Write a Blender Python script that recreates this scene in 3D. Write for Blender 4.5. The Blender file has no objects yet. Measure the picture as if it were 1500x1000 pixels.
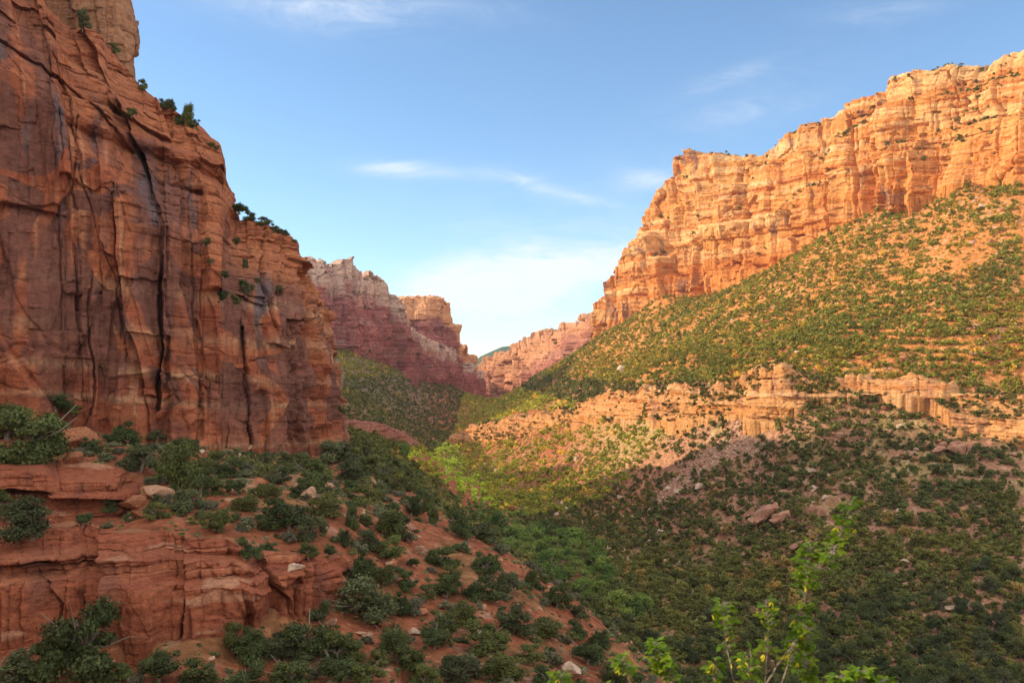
import bpy, math, random, time
import numpy as np
from mathutils import Vector

T0 = time.time()
random.seed(7)
RNG = np.random.default_rng(11)
F = 1299.0            # focal length in units of a 1500-wide frame
HZ = 540.0            # row of the horizon
SUN = np.array([-0.90, 0.10, 0.405]); SUN = SUN / np.linalg.norm(SUN)

C = bpy.context.scene.collection

# ------------------------------------------------------------------ noise
T2 = RNG.random((256, 256)).astype(np.float32)
T3 = RNG.random((64, 64, 64)).astype(np.float32)
J2 = RNG.random((256, 256, 3)).astype(np.float32)


def n2(x, y):
    xi = np.floor(x); yi = np.floor(y)
    fx = x - xi; fy = y - yi
    fx = fx * fx * (3 - 2 * fx); fy = fy * fy * (3 - 2 * fy)
    xi = xi.astype(np.int64) & 255; yi = yi.astype(np.int64) & 255
    x1 = (xi + 1) & 255; y1 = (yi + 1) & 255
    a = T2[xi, yi]; b = T2[x1, yi]; c = T2[xi, y1]; d = T2[x1, y1]
    return ((a + (b - a) * fx) * (1 - fy) + (c + (d - c) * fx) * fy) * 2 - 1


def fb2(x, y, o=4, g=0.5):
    r = 0; a = 1.0; t = 0
    for i in range(o):
        r = r + a * n2(x + 17.3 * i, y + 9.1 * i); t += a
        x = x * 2.03; y = y * 2.03; a *= g
    return r / t


def n3(x, y, z):
    xi = np.floor(x); yi = np.floor(y); zi = np.floor(z)
    fx = x - xi; fy = y - yi; fz = z - zi
    fx = fx * fx * (3 - 2 * fx); fy = fy * fy * (3 - 2 * fy); fz = fz * fz * (3 - 2 * fz)
    xi = xi.astype(np.int64) & 63; yi = yi.astype(np.int64) & 63; zi = zi.astype(np.int64) & 63
    x1 = (xi + 1) & 63; y1 = (yi + 1) & 63; z1 = (zi + 1) & 63
    def L(a, b, t): return a + (b - a) * t
    r = L(L(L(T3[xi, yi, zi], T3[x1, yi, zi], fx), L(T3[xi, y1, zi], T3[x1, y1, zi], fx), fy),
          L(L(T3[xi, yi, z1], T3[x1, yi, z1], fx), L(T3[xi, y1, z1], T3[x1, y1, z1], fx), fy), fz)
    return r * 2 - 1


def fb3(P, s, o=4, g=0.5):
    x, y, z = P[..., 0] / s, P[..., 1] / s, P[..., 2] / s
    r = 0; a = 1.0; t = 0
    for i in range(o):
        r = r + a * n3(x + 5.3 * i, y + 3.1 * i, z + 7.7 * i); t += a
        x = x * 2.03; y = y * 2.03; z = z * 2.03; a *= g
    return r / t


def cells(x, y):
    """Worley cells: F1, F2, random value of the nearest cell, and offset from its centre."""
    xi = np.floor(x).astype(np.int64); yi = np.floor(y).astype(np.int64)
    f1 = np.full(x.shape, 9.0); f2 = np.full(x.shape, 9.0)
    rv = np.zeros(x.shape); dx1 = np.zeros(x.shape); dy1 = np.zeros(x.shape)
    for i in (-1, 0, 1):
        for j in (-1, 0, 1):
            a = (xi + i) & 255; b = (yi + j) & 255
            q = J2[a, b]
            dx = (xi + i + q[..., 0]) - x; dy = (yi + j + q[..., 1]) - y
            d = np.sqrt(dx * dx + dy * dy)
            m = d < f1
            f2 = np.where(m, f1, np.minimum(f2, d))
            f1 = np.where(m, d, f1)
            rv = np.where(m, q[..., 2], rv); dx1 = np.where(m, dx, dx1); dy1 = np.where(m, dy, dy1)
    return f1, f2, rv, dx1, dy1


def hsh(i, j, sd=0):
    return T2[(i * 7 + j * 131 + sd * 17) & 255, (i * 57 + j * 13 + sd * 91) & 255]


def cell1(x, key, sd=0):
    """Irregular 1-D cells: id, distance to the nearest boundary, position inside (-.5 .. .5)."""
    k = np.floor(x).astype(np.int64)
    bk = k + 0.5 + 0.75 * (hsh(k, key, sd) - 0.5)
    up = x > bk
    k2 = np.where(up, k + 1, k - 1)
    ob = k2 + 0.5 + 0.75 * (hsh(k2, key, sd) - 0.5)
    lo = np.where(up, bk, ob); hi = np.where(up, ob, bk)
    return np.where(up, k + 1, k), np.minimum(x - lo, hi - x), (x - lo) / np.maximum(hi - lo, .05) - 0.5


def blocks(x, y, W, H, a, cr, sd):
    """Rectangular jointed blocks W wide and H high, each pushed in or out, tilted, split by cracks."""
    i, e1, c1 = cell1(x / W, np.zeros(x.shape, np.int64), sd)
    j, e2, c2 = cell1(y / H + 3.7 * hsh(i, i * 3, sd + 5), i, sd + 1)
    r = hsh(i, j, sd + 2); r2 = hsh(i, j, sd + 3); r3 = hsh(i, j, sd + 4); rc = hsh(i, i, sd + 7)
    D = a * ((r - 0.5) * 1.3 + (rc - 0.5) * 0.9 + c1 * (r2 - 0.5) * 1.9 + c2 * (r3 - 0.5) * 1.5)
    w1 = e1 * W; w2 = e2 * H
    D = D - cr * (1 - sstep(0.02 * W, 0.07 * W, w1)) * sstep(0.45, 0.8, hsh(i, j * 0, sd + 8)) * (0.4 + 0.6 * r3)
    D = D - 0.35 * cr * (1 - sstep(0.0, 0.05 * H, w2)) * (r2 > 0.5)
    return D


def sstep(a, b, x):
    t = np.clip((x - a) / (b - a), 0, 1)
    return t * t * (3 - 2 * t)


def h1(i, seed=0):
    i = i.astype(np.int64)
    return T2[(i * 7 + seed * 31) & 255, (i * 13 + seed * 57 + 91) & 255]


def pt(px, py, Y):
    return np.array([(px - 750.0) / F * Y, Y, (HZ - py) / F * Y])


# ------------------------------------------------------------------ node helpers
def new_mat(name):
    m = bpy.data.materials.new(name); m.use_nodes = True
    nt = m.node_tree
    for n in list(nt.nodes): nt.nodes.remove(n)
    out = nt.nodes.new('ShaderNodeOutputMaterial')
    return m, nt, out


def node(nt, t, ins=None, **kw):
    n = nt.nodes.new(t)
    for k, v in kw.items(): setattr(n, k, v)
    if ins:
        for k, v in ins.items():
            if hasattr(v, 'is_output') or isinstance(v, bpy.types.NodeSocket): nt.links.new(v, n.inputs[k])
            else: n.inputs[k].default_value = v
    return n


def ramp(nt, fac, stops):
    r = nt.nodes.new('ShaderNodeValToRGB')
    e = r.color_ramp.elements
    while len(e) < len(stops): e.new(0.5)
    for i, (p, c) in enumerate(stops):
        e[i].position = p; e[i].color = (c[0], c[1], c[2], 1)
    nt.links.new(fac, r.inputs['Fac'])
    return r.outputs['Color']


def mixc(nt, fac, a, b, mode='MIX'):
    n = nt.nodes.new('ShaderNodeMix'); n.data_type = 'RGBA'; n.blend_type = mode
    for k, v in ((0, fac), (6, a), (7, b)):
        if isinstance(v, bpy.types.NodeSocket): nt.links.new(v, n.inputs[k])
        elif k == 0: n.inputs[0].default_value = v
        else: n.inputs[k].default_value = (v[0], v[1], v[2], 1)
    return n.outputs[2]


def rock_material(name, fine=1.0, bump=0.5):
    """Vertex attribute Col carries strata, varnish and stain colours; finer grain and bump are procedural."""
    m, nt, out = new_mat(name)
    geo = node(nt, 'ShaderNodeNewGeometry')
    pos = geo.outputs['Position']
    col = node(nt, 'ShaderNodeVertexColor', layer_name='Col').outputs['Color']
    mp = node(nt, 'ShaderNodeMapping', {'Vector': pos, 'Scale': (1.0, 1.0, 2.0)})
    nz = node(nt, 'ShaderNodeTexNoise', {'Vector': mp.outputs[0], 'Scale': 0.55 / fine, 'Detail': 9.0, 'Roughness': 0.68})
    mv = node(nt, 'ShaderNodeMapping', {'Vector': pos, 'Scale': (1.6, 1.6, 0.22)})
    nv = node(nt, 'ShaderNodeTexNoise', {'Vector': mv.outputs[0], 'Scale': 0.9 / fine, 'Detail': 7.0, 'Roughness': 0.6})
    g1 = ramp(nt, nz.outputs['Fac'], [(0.3, (0.55, 0.50, 0.49)), (0.47, (0.96, 0.96, 0.96)), (0.72, (1.4, 1.36, 1.3))])
    g2 = ramp(nt, nv.outputs['Fac'], [(0.32, (0.78, 0.75, 0.76)), (0.55, (1, 1, 1)), (0.75, (1.15, 1.13, 1.1))])
    c = mixc(nt, 1.0, col, g1, 'MULTIPLY'); c = mixc(nt, 0.8, c, g2, 'MULTIPLY')
    nb = node(nt, 'ShaderNodeTexNoise', {'Vector': mp.outputs[0], 'Scale': 1.1 / fine, 'Detail': 10.0, 'Roughness': 0.7})
    vb = node(nt, 'ShaderNodeTexVoronoi', {'Vector': mp.outputs[0], 'Scale': 0.8 / fine}, feature='DISTANCE_TO_EDGE')
    vm = node(nt, 'ShaderNodeMath', {0: vb.outputs['Distance'], 1: 0.06}, operation='MINIMUM')
    vs = node(nt, 'ShaderNodeMath', {0: vm.outputs[0], 1: 3.0}, operation='MULTIPLY')
    ad = node(nt, 'ShaderNodeMath', {0: nb.outputs['Fac'], 1: nv.outputs['Fac']}, operation='ADD')
    bp = node(nt, 'ShaderNodeBump', {'Height': ad.outputs[0], 'Strength': bump, 'Distance': 1.6 * fine})
    b = node(nt, 'ShaderNodeBsdfPrincipled', {'Base Color': c, 'Roughness': 0.9, 'Normal': bp.outputs[0], 'Specular IOR Level': 0.15})
    nt.links.new(b.outputs[0], out.inputs[0])
    return m


def ground_material():
    m, nt, out = new_mat('red_soil')
    geo = node(nt, 'ShaderNodeNewGeometry'); pos = geo.outputs['Position']
    col = node(nt, 'ShaderNodeVertexColor', layer_name='Col').outputs['Color']
    n1 = node(nt, 'ShaderNodeTexNoise', {'Vector': pos, 'Scale': 0.35, 'Detail': 10.0, 'Roughness': 0.72})
    g1 = ramp(nt, n1.outputs['Fac'], [(0.33, (0.6, 0.57, 0.55)), (0.5, (1, 1, 1)), (0.7, (1.35, 1.35, 1.3))])
    v = node(nt, 'ShaderNodeTexVoronoi', {'Vector': pos, 'Scale': 1.1, 'Randomness': 1.0})
    g2 = ramp(nt, v.outputs['Color'], [(0.15, (0.8, 0.78, 0.75)), (0.6, (1.0, 1.0, 1.0)), (0.95, (1.5, 1.6, 1.6))])
    c = mixc(nt, 1.0, col, g1, 'MULTIPLY'); c = mixc(nt, 0.75, c, g2, 'MULTIPLY')
    nb = node(nt, 'ShaderNodeTexNoise', {'Vector': pos, 'Scale': 2.2, 'Detail': 10.0, 'Roughness': 0.78})
    sb = node(nt, 'ShaderNodeMath', {0: nb.outputs['Fac'], 1: v.outputs['Distance']}, operation='SUBTRACT')
    bp = node(nt, 'ShaderNodeBump', {'Height': sb.outputs[0], 'Strength': 0.85, 'Distance': 0.7})
    b = node(nt, 'ShaderNodeBsdfPrincipled', {'Base Color': c, 'Roughness': 0.95, 'Normal': bp.outputs[0], 'Specular IOR Level': 0.1})
    nt.links.new(b.outputs[0], out.inputs[0])
    return m


def leaf_material(name, trans=0.2, rough=0.6):
    m, nt, out = new_mat(name)
    col = node(nt, 'ShaderNodeVertexColor', layer_name='Col').outputs['Color']
    oi = node(nt, 'ShaderNodeObjectInfo')
    hs = node(nt, 'ShaderNodeMapRange', {'Value': oi.outputs['Random'], 3: 0.78, 4: 1.25})
    c = node(nt, 'ShaderNodeHueSaturation', {'Color': col, 'Value': hs.outputs[0]}).outputs[0]
    b = node(nt, 'ShaderNodeBsdfPrincipled', {'Base Color': c, 'Roughness': rough, 'Specular IOR Level': 0.2})
    t = node(nt, 'ShaderNodeBsdfTranslucent', {'Color': c})
    x = node(nt, 'ShaderNodeMixShader', {0: trans, 1: b.outputs[0], 2: t.outputs[0]})
    nt.links.new(x.outputs[0], out.inputs[0])
    return m


def plain_material(name, c, rough=0.8, scale=8.0, var=0.35):
    m, nt, out = new_mat(name)
    geo = node(nt, 'ShaderNodeNewGeometry')
    n1 = node(nt, 'ShaderNodeTexNoise', {'Vector': geo.outputs['Position'], 'Scale': scale, 'Detail': 6.0, 'Roughness': 0.65})
    cc = ramp(nt, n1.outputs['Fac'], [(0.3, [x * (1 - var) for x in c]), (0.7, [x * (1 + var) for x in c])])
    bp = node(nt, 'ShaderNodeBump', {'Height': n1.outputs['Fac'], 'Strength': 0.5, 'Distance': 0.05})
    b = node(nt, 'ShaderNodeBsdfPrincipled', {'Base Color': cc, 'Roughness': rough, 'Normal': bp.outputs[0]})
    nt.links.new(b.outputs[0], out.inputs[0])
    return m


M_ROCK = rock_material('red_sandstone', 1.0, 0.55)
M_ROCKN = rock_material('near_red_sandstone', 0.45, 0.6)
M_ROCKF = rock_material('far_sandstone', 2.2, 0.45)
M_SOIL = ground_material()
M_LEAF = leaf_material('juniper_needles', 0.12, 0.7)
M_COTT = leaf_material('cottonwood_leaves', 0.35, 0.55)
M_SAPL = leaf_material('sapling_leaves', 0.45, 0.5)
M_BARK = plain_material('bark', (0.26, 0.21, 0.17))
M_TWIG = plain_material('pale_twig_bark', (0.30, 0.25, 0.2), 0.7, 60.0)


# ------------------------------------------------------------------ mesh helpers
def link(name, me, mat=None, parent=None):
    o = bpy.data.objects.new(name, me); C.objects.link(o)
    if mat is not None: me.materials.append(mat)
    if parent is not None: o.parent = parent
    return o


def raw_mesh(name, V, Q, col=None, smooth=False, k=4):
    """V (n,3), Q (m,k) faces of k corners; numpy straight into a mesh."""
    me = bpy.data.meshes.new(name)
    V = np.ascontiguousarray(V, dtype=np.float32).reshape(-1, 3)
    Q = np.ascontiguousarray(Q, dtype=np.int32).reshape(-1, k)
    me.vertices.add(len(V)); me.vertices.foreach_set('co', V.ravel())
    me.loops.add(Q.size); me.loops.foreach_set('vertex_index', Q.ravel())
    me.polygons.add(len(Q))
    me.polygons.foreach_set('loop_start', np.arange(0, Q.size, k, dtype=np.int32))
    if smooth: me.polygons.foreach_set('use_smooth', np.ones(len(Q), dtype=bool))
    me.update(calc_edges=True)
    if col is not None:
        a = me.color_attributes.new('Col', 'FLOAT_COLOR', 'POINT')
        c4 = np.ones((len(V), 4), dtype=np.float32); c4[:, :3] = np.clip(col.reshape(-1, 3), 0, 1)
        a.data.foreach_set('color', c4.ravel())
    return me


def grid_quads(nu, nv, flip=False):
    i = np.arange(nu - 1)[:, None] * nv + np.arange(nv - 1)[None, :]
    q = np.stack([i, i + nv, i + nv + 1, i + 1], -1).reshape(-1, 4)
    return q[:, ::-1] if flip else q


def tag(o, label, cat, group=None, kind=None):
    o['label'] = label; o['category'] = cat
    if group: o['group'] = group
    if kind: o['kind'] = kind
    return o


SURF = []     # every big surface: used for the depth buffer that seats plants and rocks


def smooth1(a, k):
    if k < 1: return a
    w = np.hanning(2 * k + 3)[1:-1]; w /= w.sum()
    p = np.concatenate([np.repeat(a[:1], k, 0), a, np.repeat(a[-1:], k, 0)])
    return np.stack([np.convolve(p[:, j], w, 'valid') for j in range(a.shape[1])], 1)


def lerp3(a, b, t): return a + (b - a) * t[..., None]


def mixcol(c, d, m):
    return c * (1 - m[..., None]) + np.array(d) * m[..., None]


def strata_colour(h, s, P, pal, T=6.0, seed=0, warp=0.6):
    """Bedded colour: bands by height, each bed its own tone."""
    hh = h + warp * T * 0.25 * fb2(s / (T * 9), h / (T * 3) + seed, 3)
    v = (fb2(hh / T + seed * 3.7, s * 0.002 + 3.3, 4, 0.6) * 0.85 + 0.5)
    v = v + 0.10 * fb2(s / (T * 3), h / (T * .6) + 9, 3)
    pal = np.array(pal); n = len(pal)
    t = np.clip(v, 0, 0.9999) * (n - 1); i = t.astype(int); f = (t - i)[..., None]
    return pal[i] * (1 - f) + pal[np.minimum(i + 1, n - 1)] * f


def cliff(name, label, st, nu, nv, prof=None, skirt=4.0, cap=30.0, amp=1.0, big=3.0, bigL=18.0,
          slabs=((7.0, 14.0, 1.2, 0.5), (2.6, 5.0, 0.5, 0.2)), beds=((5.0, 0.5), (1.4, 0.2)), rim=0.8,
          pal=None, colfn=None, seed=0, mat=None, dip=0.0, sm=4, caprow=24, capz=-0.05, layermask=None, wear=0.5, lean=0.0, capcol=None, arch=0.0, capdir=None, slots=(), slotw=1.0, wearmask=None, rnds=1.0):
    st = np.array(st, dtype=float)
    Rm = np.array([pt(*r[:3]) for r in st]); Bs = np.array([pt(*r[3:]) for r in st])
    d = np.linalg.norm(np.diff(0.5 * (Rm + Bs), axis=0), axis=1) + 0.35 * np.linalg.norm(np.diff(Rm, axis=0), axis=1)
    t = np.concatenate([[0], np.cumsum(d)]); tt = np.linspace(0, t[-1], nu)
    R = np.stack([np.interp(tt, t, Rm[:, j]) for j in range(3)], 1)
    B = np.stack([np.interp(tt, t, Bs[:, j]) for j in range(3)], 1)
    R = smooth1(R, sm); B = smooth1(B, sm * 2)
    Mid = smooth1(0.5 * (R + B), max(6, nu // 40))
    tg = np.gradient(Mid[:, :2], axis=0); tg /= np.linalg.norm(tg, axis=1)[:, None] + 1e-9
    N = np.stack([tg[:, 1], -tg[:, 0], np.zeros(nu)], 1)      # outward (towards the camera when stations run left to right)
    N = smooth1(N, max(4, nu // 60)); N /= np.linalg.norm(N, axis=1)[:, None]
    s = np.concatenate([[0], np.cumsum(np.linalg.norm(np.diff(Mid[:, :2], axis=0), axis=1))])
    b = np.linspace(0, 1, nv)
    H = (R[:, 2] - B[:, 2])
    bb = b[None, :]
    g = bb if prof is None else np.interp(b, [p[0] for p in prof], [p[1] for p in prof])[None, :]
    P = np.zeros((nu, nv, 3))
    P[..., 0] = B[:, 0:1] + (R[:, 0:1] - B[:, 0:1]) * g
    P[..., 1] = B[:, 1:2] + (R[:, 1:2] - B[:, 1:2]) * g
    P[..., 2] = B[:, 2:3] + H[:, None] * bb
    # skirt below the foot
    P[:, 0, 2] -= skirt
    S = np.repeat(s[:, None], nv, 1); h = P[..., 2] + dip * S
    env = sstep(0, 0.03, bb) * 0 + 1.0
    D = np.zeros((nu, nv))
    wx = S + 0.7 * fb3(P, 9.0, 3) * 2; wz = h + fb3(P + 50, 12.0, 3) * 1.5
    D += big * fb2(wx / bigL + seed * 7.1, wz / (bigL * 4) + seed, 3)
    D += big * 0.5 * (1 - np.abs(fb2(wx / (bigL * .45) + seed, wz / (bigL * 2.2), 2)) * 2)
    lm = np.ones((nu, nv)) if layermask is None else layermask(S, h, bb + 0 * S)
    for k, (W, Hh, a, cr) in enumerate(slabs):
        jx = S + 0.16 * W * n2(S / W * 0.9 + 3 * k, h / Hh * 1.3) + 0.05 * W * n2(S / W * 4, h / Hh * 7 + k) + (0.10 - 0.07 * k) * h
        jz = h + 0.14 * Hh * n2(S / W * 0.8 + 9, h / Hh + k) + 0.03 * Hh * n2(S / W * 5, h / Hh * 5 + k)
        D += blocks(jx, jz, W, Hh, a, cr, seed * 11 + k * 20)
        if arch and k < 2:      # curved spalls
            f1, f2, rv, dx, dy = cells(wx / (W * 1.5) + 5 + k, wz / (Hh * 1.3))
            D += arch * a * (rv - 0.5) * 1.6 * sstep(0.0, 0.06, f2 - f1)
    for k, (T, a) in enumerate(beds):
        q = h / T + 0.16 * fb2(S / (T * 9) + k, h / (T * 8), 2) + 0.04 * n2(S / T, h * 0) + 40
        fl = np.floor(q); fr = q - fl
        a_l = h1(fl, seed + k); a_u = h1(fl + 1, seed + k)
        edge = 0.5 + 0.35 * (h1(fl, seed + k + 9) - 0.5)
        off = a_l + (a_u - a_l) * sstep(0.88, 1.0, fr)
        jc, je, jp = cell1(S / (T * 2.2) + fl * 0.37, fl.astype(np.int64), seed + k)
        loc = 0.15 + 1.1 * hsh(jc, fl.astype(np.int64), seed + 3) + 0.3 * n2(S / (T * 5) + fl * 3.1, fl * 1.7 + k)
        rnd = -(np.abs(fr - 0.5) * 2) ** 4 * 0.7 * rnds                       # rounded bed edges with notches between
        D += a * lm * ((off - 0.5) * 2 + rnd) * loc
    if len(slots):
        qx = P[..., 0] / P[..., 1] * F + 750 + (7.0 * fb2(S / 9, h / 9, 4, 0.6) + 2.5 * (h1(np.floor(h / 3.1 + 0.3 * fb2(S / 4, h / 4, 2)), 4) - .5)) * slotw; qy = HZ - P[..., 2] / P[..., 1] * F
        for poly, w_, dep in slots:
            best = np.full(qx.shape, 1e9)
            for (x0, y0), (x1, y1) in zip(poly[:-1], poly[1:]):
                ex, ey = x1 - x0, y1 - y0; u_ = np.clip(((qx - x0) * ex + (qy - y0) * ey) / (ex * ex + ey * ey), 0, 1)
                best = np.minimum(best, (qx - x0 - u_ * ex) ** 2 + (qy - y0 - u_ * ey) ** 2)
            best = np.sqrt(best) / (w_ * (0.62 + 0.7 * fb2(h / 5 + dep, S * 0 + poly[0][0], 3)).clip(0.12, 2)); dp = dep * sstep(-0.8, 0.1, fb2(h / 8 + poly[0][0], S * 0 + 3, 3))
            D -= dp * (1 - sstep(0.35, 1.15, best))
            D += 0.28 * dep * sstep(0.9, 1.2, best) * (1 - sstep(1.2, 7.0, best)) * np.where(qx > best * 0 + np.interp(qy, [p_[1] for p_ in poly], [p_[0] for p_ in poly]), 1.0, -0.6)
    wm_ = 1.0 if wearmask is None else wearmask(bb)
    D += wear * wm_ * (fb3(P, 3.0, 4, 0.55) * 0.6 + 0.25 * fb3(P, 0.8, 3))
    D *= amp
    P = P + N[:, None, :] * D[..., None]
    # rim raggedness
    rz = rim * (fb2(s / 9.0 + seed, s * 0 + seed, 4) + 0.8 * (h1(np.floor(s / 6.0 + seed), seed) - .5) + 0.4 * (h1(np.floor(s / 2.3 + seed), seed) - .5))
    P[..., 2] += rz[:, None] * sstep(0.7, 1.0, bb)
    P[..., 2] += 0.35 * wear * fb3(P + 9, 2.0, 3)
    # cap running back from the rim
    top = P[:, -1, :]
    ct = (np.linspace(0, 1, caprow) ** 1.6 * cap)[1:]
    cdir = -N.mean(0) if capdir is None else np.array([capdir[0], capdir[1], 0.0])
    cdir = cdir / np.linalg.norm(cdir)
    CP = top[:, None, :] + cdir[None, None, :] * ct[None, :, None]
    CP[..., 2] += capz * ct[None, :] + rim * 1.2 * sstep(0, 6, ct)[None, :] * fb3(CP, 7.0, 3)
    CP[:, -1, 2] -= 0.0
    c = strata_colour(h, S, P, pal, seed=seed) if colfn is None else colfn(S, h, bb + 0 * S, P, D)
    cc = np.repeat(c[:, -1:, :], CP.shape[1], 1)
    if capcol is not None: cc = mixcol(cc, capcol, np.broadcast_to(sstep(0.5, 3, ct)[None, :], cc.shape[:2]))
    # closing wall behind the cap
    A = np.concatenate([P, CP], 1); CC = np.concatenate([c, cc], 1)
    bk = A[:, -1:, :].copy(); bk[..., 2] = np.minimum(B[:, 2:3], R[:, 2:3] - 5) - skirt
    A = np.concatenate([A, bk], 1); CC = np.concatenate([CC, CC[:, -1:, :]], 1)
    me = raw_mesh(name, A, grid_quads(nu, A.shape[1]), CC, smooth=False)
    o = link(name, me, mat or M_ROCK)
    tag(o, label, 'cliff', kind='structure')
    SURF.append((A[:, :-1], name))
    return o, A, N


# ------------------------------------------------------------------ terrain
TP = [  # (px, py, Y)
 (1000,1000,198),(940,930,233),(830,820,325),(740,750,433),(680,710,535),(660,680,650),(652,657,778),(645,640,910),(690,610,1300),(702,595,1650),
 (500,515,900),(540,525,930),(600,545,1000),(640,553,1080),(697,577,1250),(560,600,780),(620,600,980),(520,640,560),(610,655,640),(470,505,880),(420,480,850),
 (560,672,290),(600,690,320),(640,722,340),(620,655,480),(560,645,350),(665,752,290),(700,790,280),
 (-150,590,130),(0,598,133),(100,614,136),(250,645,142),(350,658,150),(480,672,165),(520,668,190),(-400,560,130),
 (60,655,122),(170,668,122),(300,700,118),(400,720,115),(500,740,114),(60,775,100),(170,772,100),(300,745,105),(560,735,135),
 (600,715,155),(650,752,146),(740,806,132),(830,876,120),(900,935,112),(960,1002,104),
 (0,785,90),(200,782,91),(330,786,93),(480,812,98),
 (0,950,78),(200,962,78),(350,945,81),(430,930,85),(500,885,93),(-200,950,72),(-200,785,90),
 (0,1000,71),(250,1000,72),(500,1000,76),(700,1000,84),(850,1000,93),
 (560,880,98),(650,860,108),(700,900,101),(600,800,116),(540,940,88),(780,930,100),
 (1200,1000,186),(1500,1000,175),(1700,1000,170),(1000,900,256),(1200,900,236),(1500,900,215),(1500,800,255),(1300,800,275),(1100,800,310),(950,800,345),
 (1500,700,300),(1300,700,325),(1100,700,365),(950,720,410),(850,740,440),(800,700,500),(750,680,590),(700,660,690),
 (1120,540,405),(1060,562,425),(980,572,460),(900,576,525),(832,600,598),(752,612,690),(700,620,750),
 (1100,616,388),(1050,612,405),(980,618,440),(900,618,503),(832,630,572),(752,645,662),(700,648,715),(670,650,760),
 (1200,552,388),(1300,545,378),(1400,560,365),(1500,582,350),(1700,590,330),(1200,590,372),(1300,590,362),(1400,625,345),(1500,646,330),(1700,650,310),
 (1700,240,500),(1500,265,545),(1402,272,590),(1360,292,610),(1280,310,650),(1216,342,690),(1115,400,770),(1030,436,850),(975,432,900),(893,486,980),(860,505,1030),
 (1500,430,440),(1300,430,500),(1200,450,550),(1100,480,580),(1000,505,660),(900,535,760),(820,562,850),(760,582,950),(728,594,1060),(1100,520,470),(1300,500,430),(1500,520,385),(1350,360,560),
 (790,545,1150),(760,570,1300),(730,590,1200),
]
TW = [  # world points (x, y, z)
 (0,20,-10),(0,40,-19),(-20,40,-19),(-20,20,-9),(30,30,-20),(40,60,-36),(20,80,-36),(80,90,-58),(50,130,-62),(25,140,-50),(40,170,-67),(100,120,-62),(180,90,-55),(250,200,-25),
 (0,170,-40),(5,200,-52),(0,240,-62),(-10,300,-62),(-20,400,-66),(-80,260,-20),(-120,350,-10),(-160,500,0),(-120,600,-20),(-60,420,-50),(-90,500,-35),
 (-60,60,-18),(-60,20,-6),(-120,100,-6),(20,160,-48),(60,250,-70),(400,400,60),(550,500,125),(700,700,120),(500,800,115),(250,1100,60),(60,1300,-30),(-300,900,40),(-200,1300,20),(-20,1500,-66),(10,110,-36),(30,110,-48),(8,130,-33),
 (300,1600,80),(-400,1600,60),
]
A_ = np.array([[(p[0] - 750) / F * 2.2, math.log(p[2]), (HZ - p[1]) / F * p[2]] for p in TP] +
              [[p[0] / p[1] * 2.2, math.log(p[1]), p[2]] for p in TW])


def rbf_fit(A, lam=1e-4):
    X = A[:, :2]; n = len(X)
    r = np.linalg.norm(X[:, None] - X[None], axis=2)
    K = r ** 1.0
    M = np.zeros((n + 3, n + 3)); M[:n, :n] = K - lam * np.eye(n)
    Q = np.c_[np.ones(n), X]; M[:n, n:] = Q; M[n:, :n] = Q.T
    return X, np.linalg.solve(M, np.r_[A[:, 2], 0, 0, 0])


RX, RW = rbf_fit(A_)
LY0, LY1, NLY, NU_ = math.log(14.0), math.log(1700.0), 340, 400
_u = np.linspace(-3.2, 3.2, NU_); _l = np.linspace(LY0, LY1, NLY)
U_, L_ = np.meshgrid(_u, _l, indexing='ij')
_q = np.stack([U_.ravel(), L_.ravel()], 1)
_z = np.zeros(len(_q))
for _i in range(0, len(_q), 20000):
    _s = _q[_i:_i + 20000]
    _r = np.sqrt((_s[:, 0:1] - RX[None, :, 0]) ** 2 + (_s[:, 1:2] - RX[None, :, 1]) ** 2)
    _z[_i:_i + 20000] = _r @ RW[:-3] + RW[-3] + _s @ RW[-2:]
ZB = _z.reshape(NU_, NLY)
for _ in range(2):      # soften the kinks the linear kernel leaves at its points
    ZB[1:-1, 1:-1] = 0.25 * (ZB[:-2, 1:-1] + ZB[2:, 1:-1] + ZB[1:-1, :-2] + ZB[1:-1, 2:])


def base_z(x, y):
    u = np.clip((x / y * 2.2 + 3.2) / 6.4 * (NU_ - 1), 0, NU_ - 1.001)
    l = np.clip((np.log(y) - LY0) / (LY1 - LY0) * (NLY - 1), 0, NLY - 1.001)
    i = u.astype(int); j = l.astype(int); fu = u - i; fl = l - j
    return (ZB[i, j] * (1 - fu) + ZB[i + 1, j] * fu) * (1 - fl) + (ZB[i, j + 1] * (1 - fu) + ZB[i + 1, j + 1] * fu) * fl


def terrain_z(x, y):
    z = base_z(x, y)
    k = np.clip(y / 300.0, 0.25, 1.5)
    # gullies that run down the right-hand slope
    a = (x * 0.75 + y * 0.66); c = (x * 0.66 - y * 0.75)
    right = sstep(30, 110, x)
    z = z + right * 5.0 * fb2(c / 55.0 + 3, a / 260.0, 3) + right * 1.6 * fb2(c / 14.0, a / 70.0 + 5, 3)
    z = z + 1.3 * k * fb2(x / 17.0, y / 17.0, 4) + 0.35 * fb2(x / 3.1, y / 3.1, 3) * np.clip(k * 1.5, .6, 1)
    # ledgy outcrops: the slope steps where beds crop out
    T = 2.6 + 1.2 * right
    q = z / T + 0.6 * fb2(x / 40.0 + 9, y / 40.0, 2)
    fr = q - np.floor(q)
    m = sstep(0.05, 0.35, fb2(x / 26.0 + 31, y / 26.0 + 7, 3) + 0.06) * (1 - sstep(500, 900, y))
    z = z + m * T * (sstep(0.62, 0.86, fr) - fr) * 0.8
    return z


def slope_of(x, y, e=2.0):
    zx = (base_z(x + e, y) - base_z(x - e, y)) / (2 * e); zy = (base_z(x, y + e) - base_z(x, y - e)) / (2 * e)
    return np.sqrt(zx * zx + zy * zy)


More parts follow.
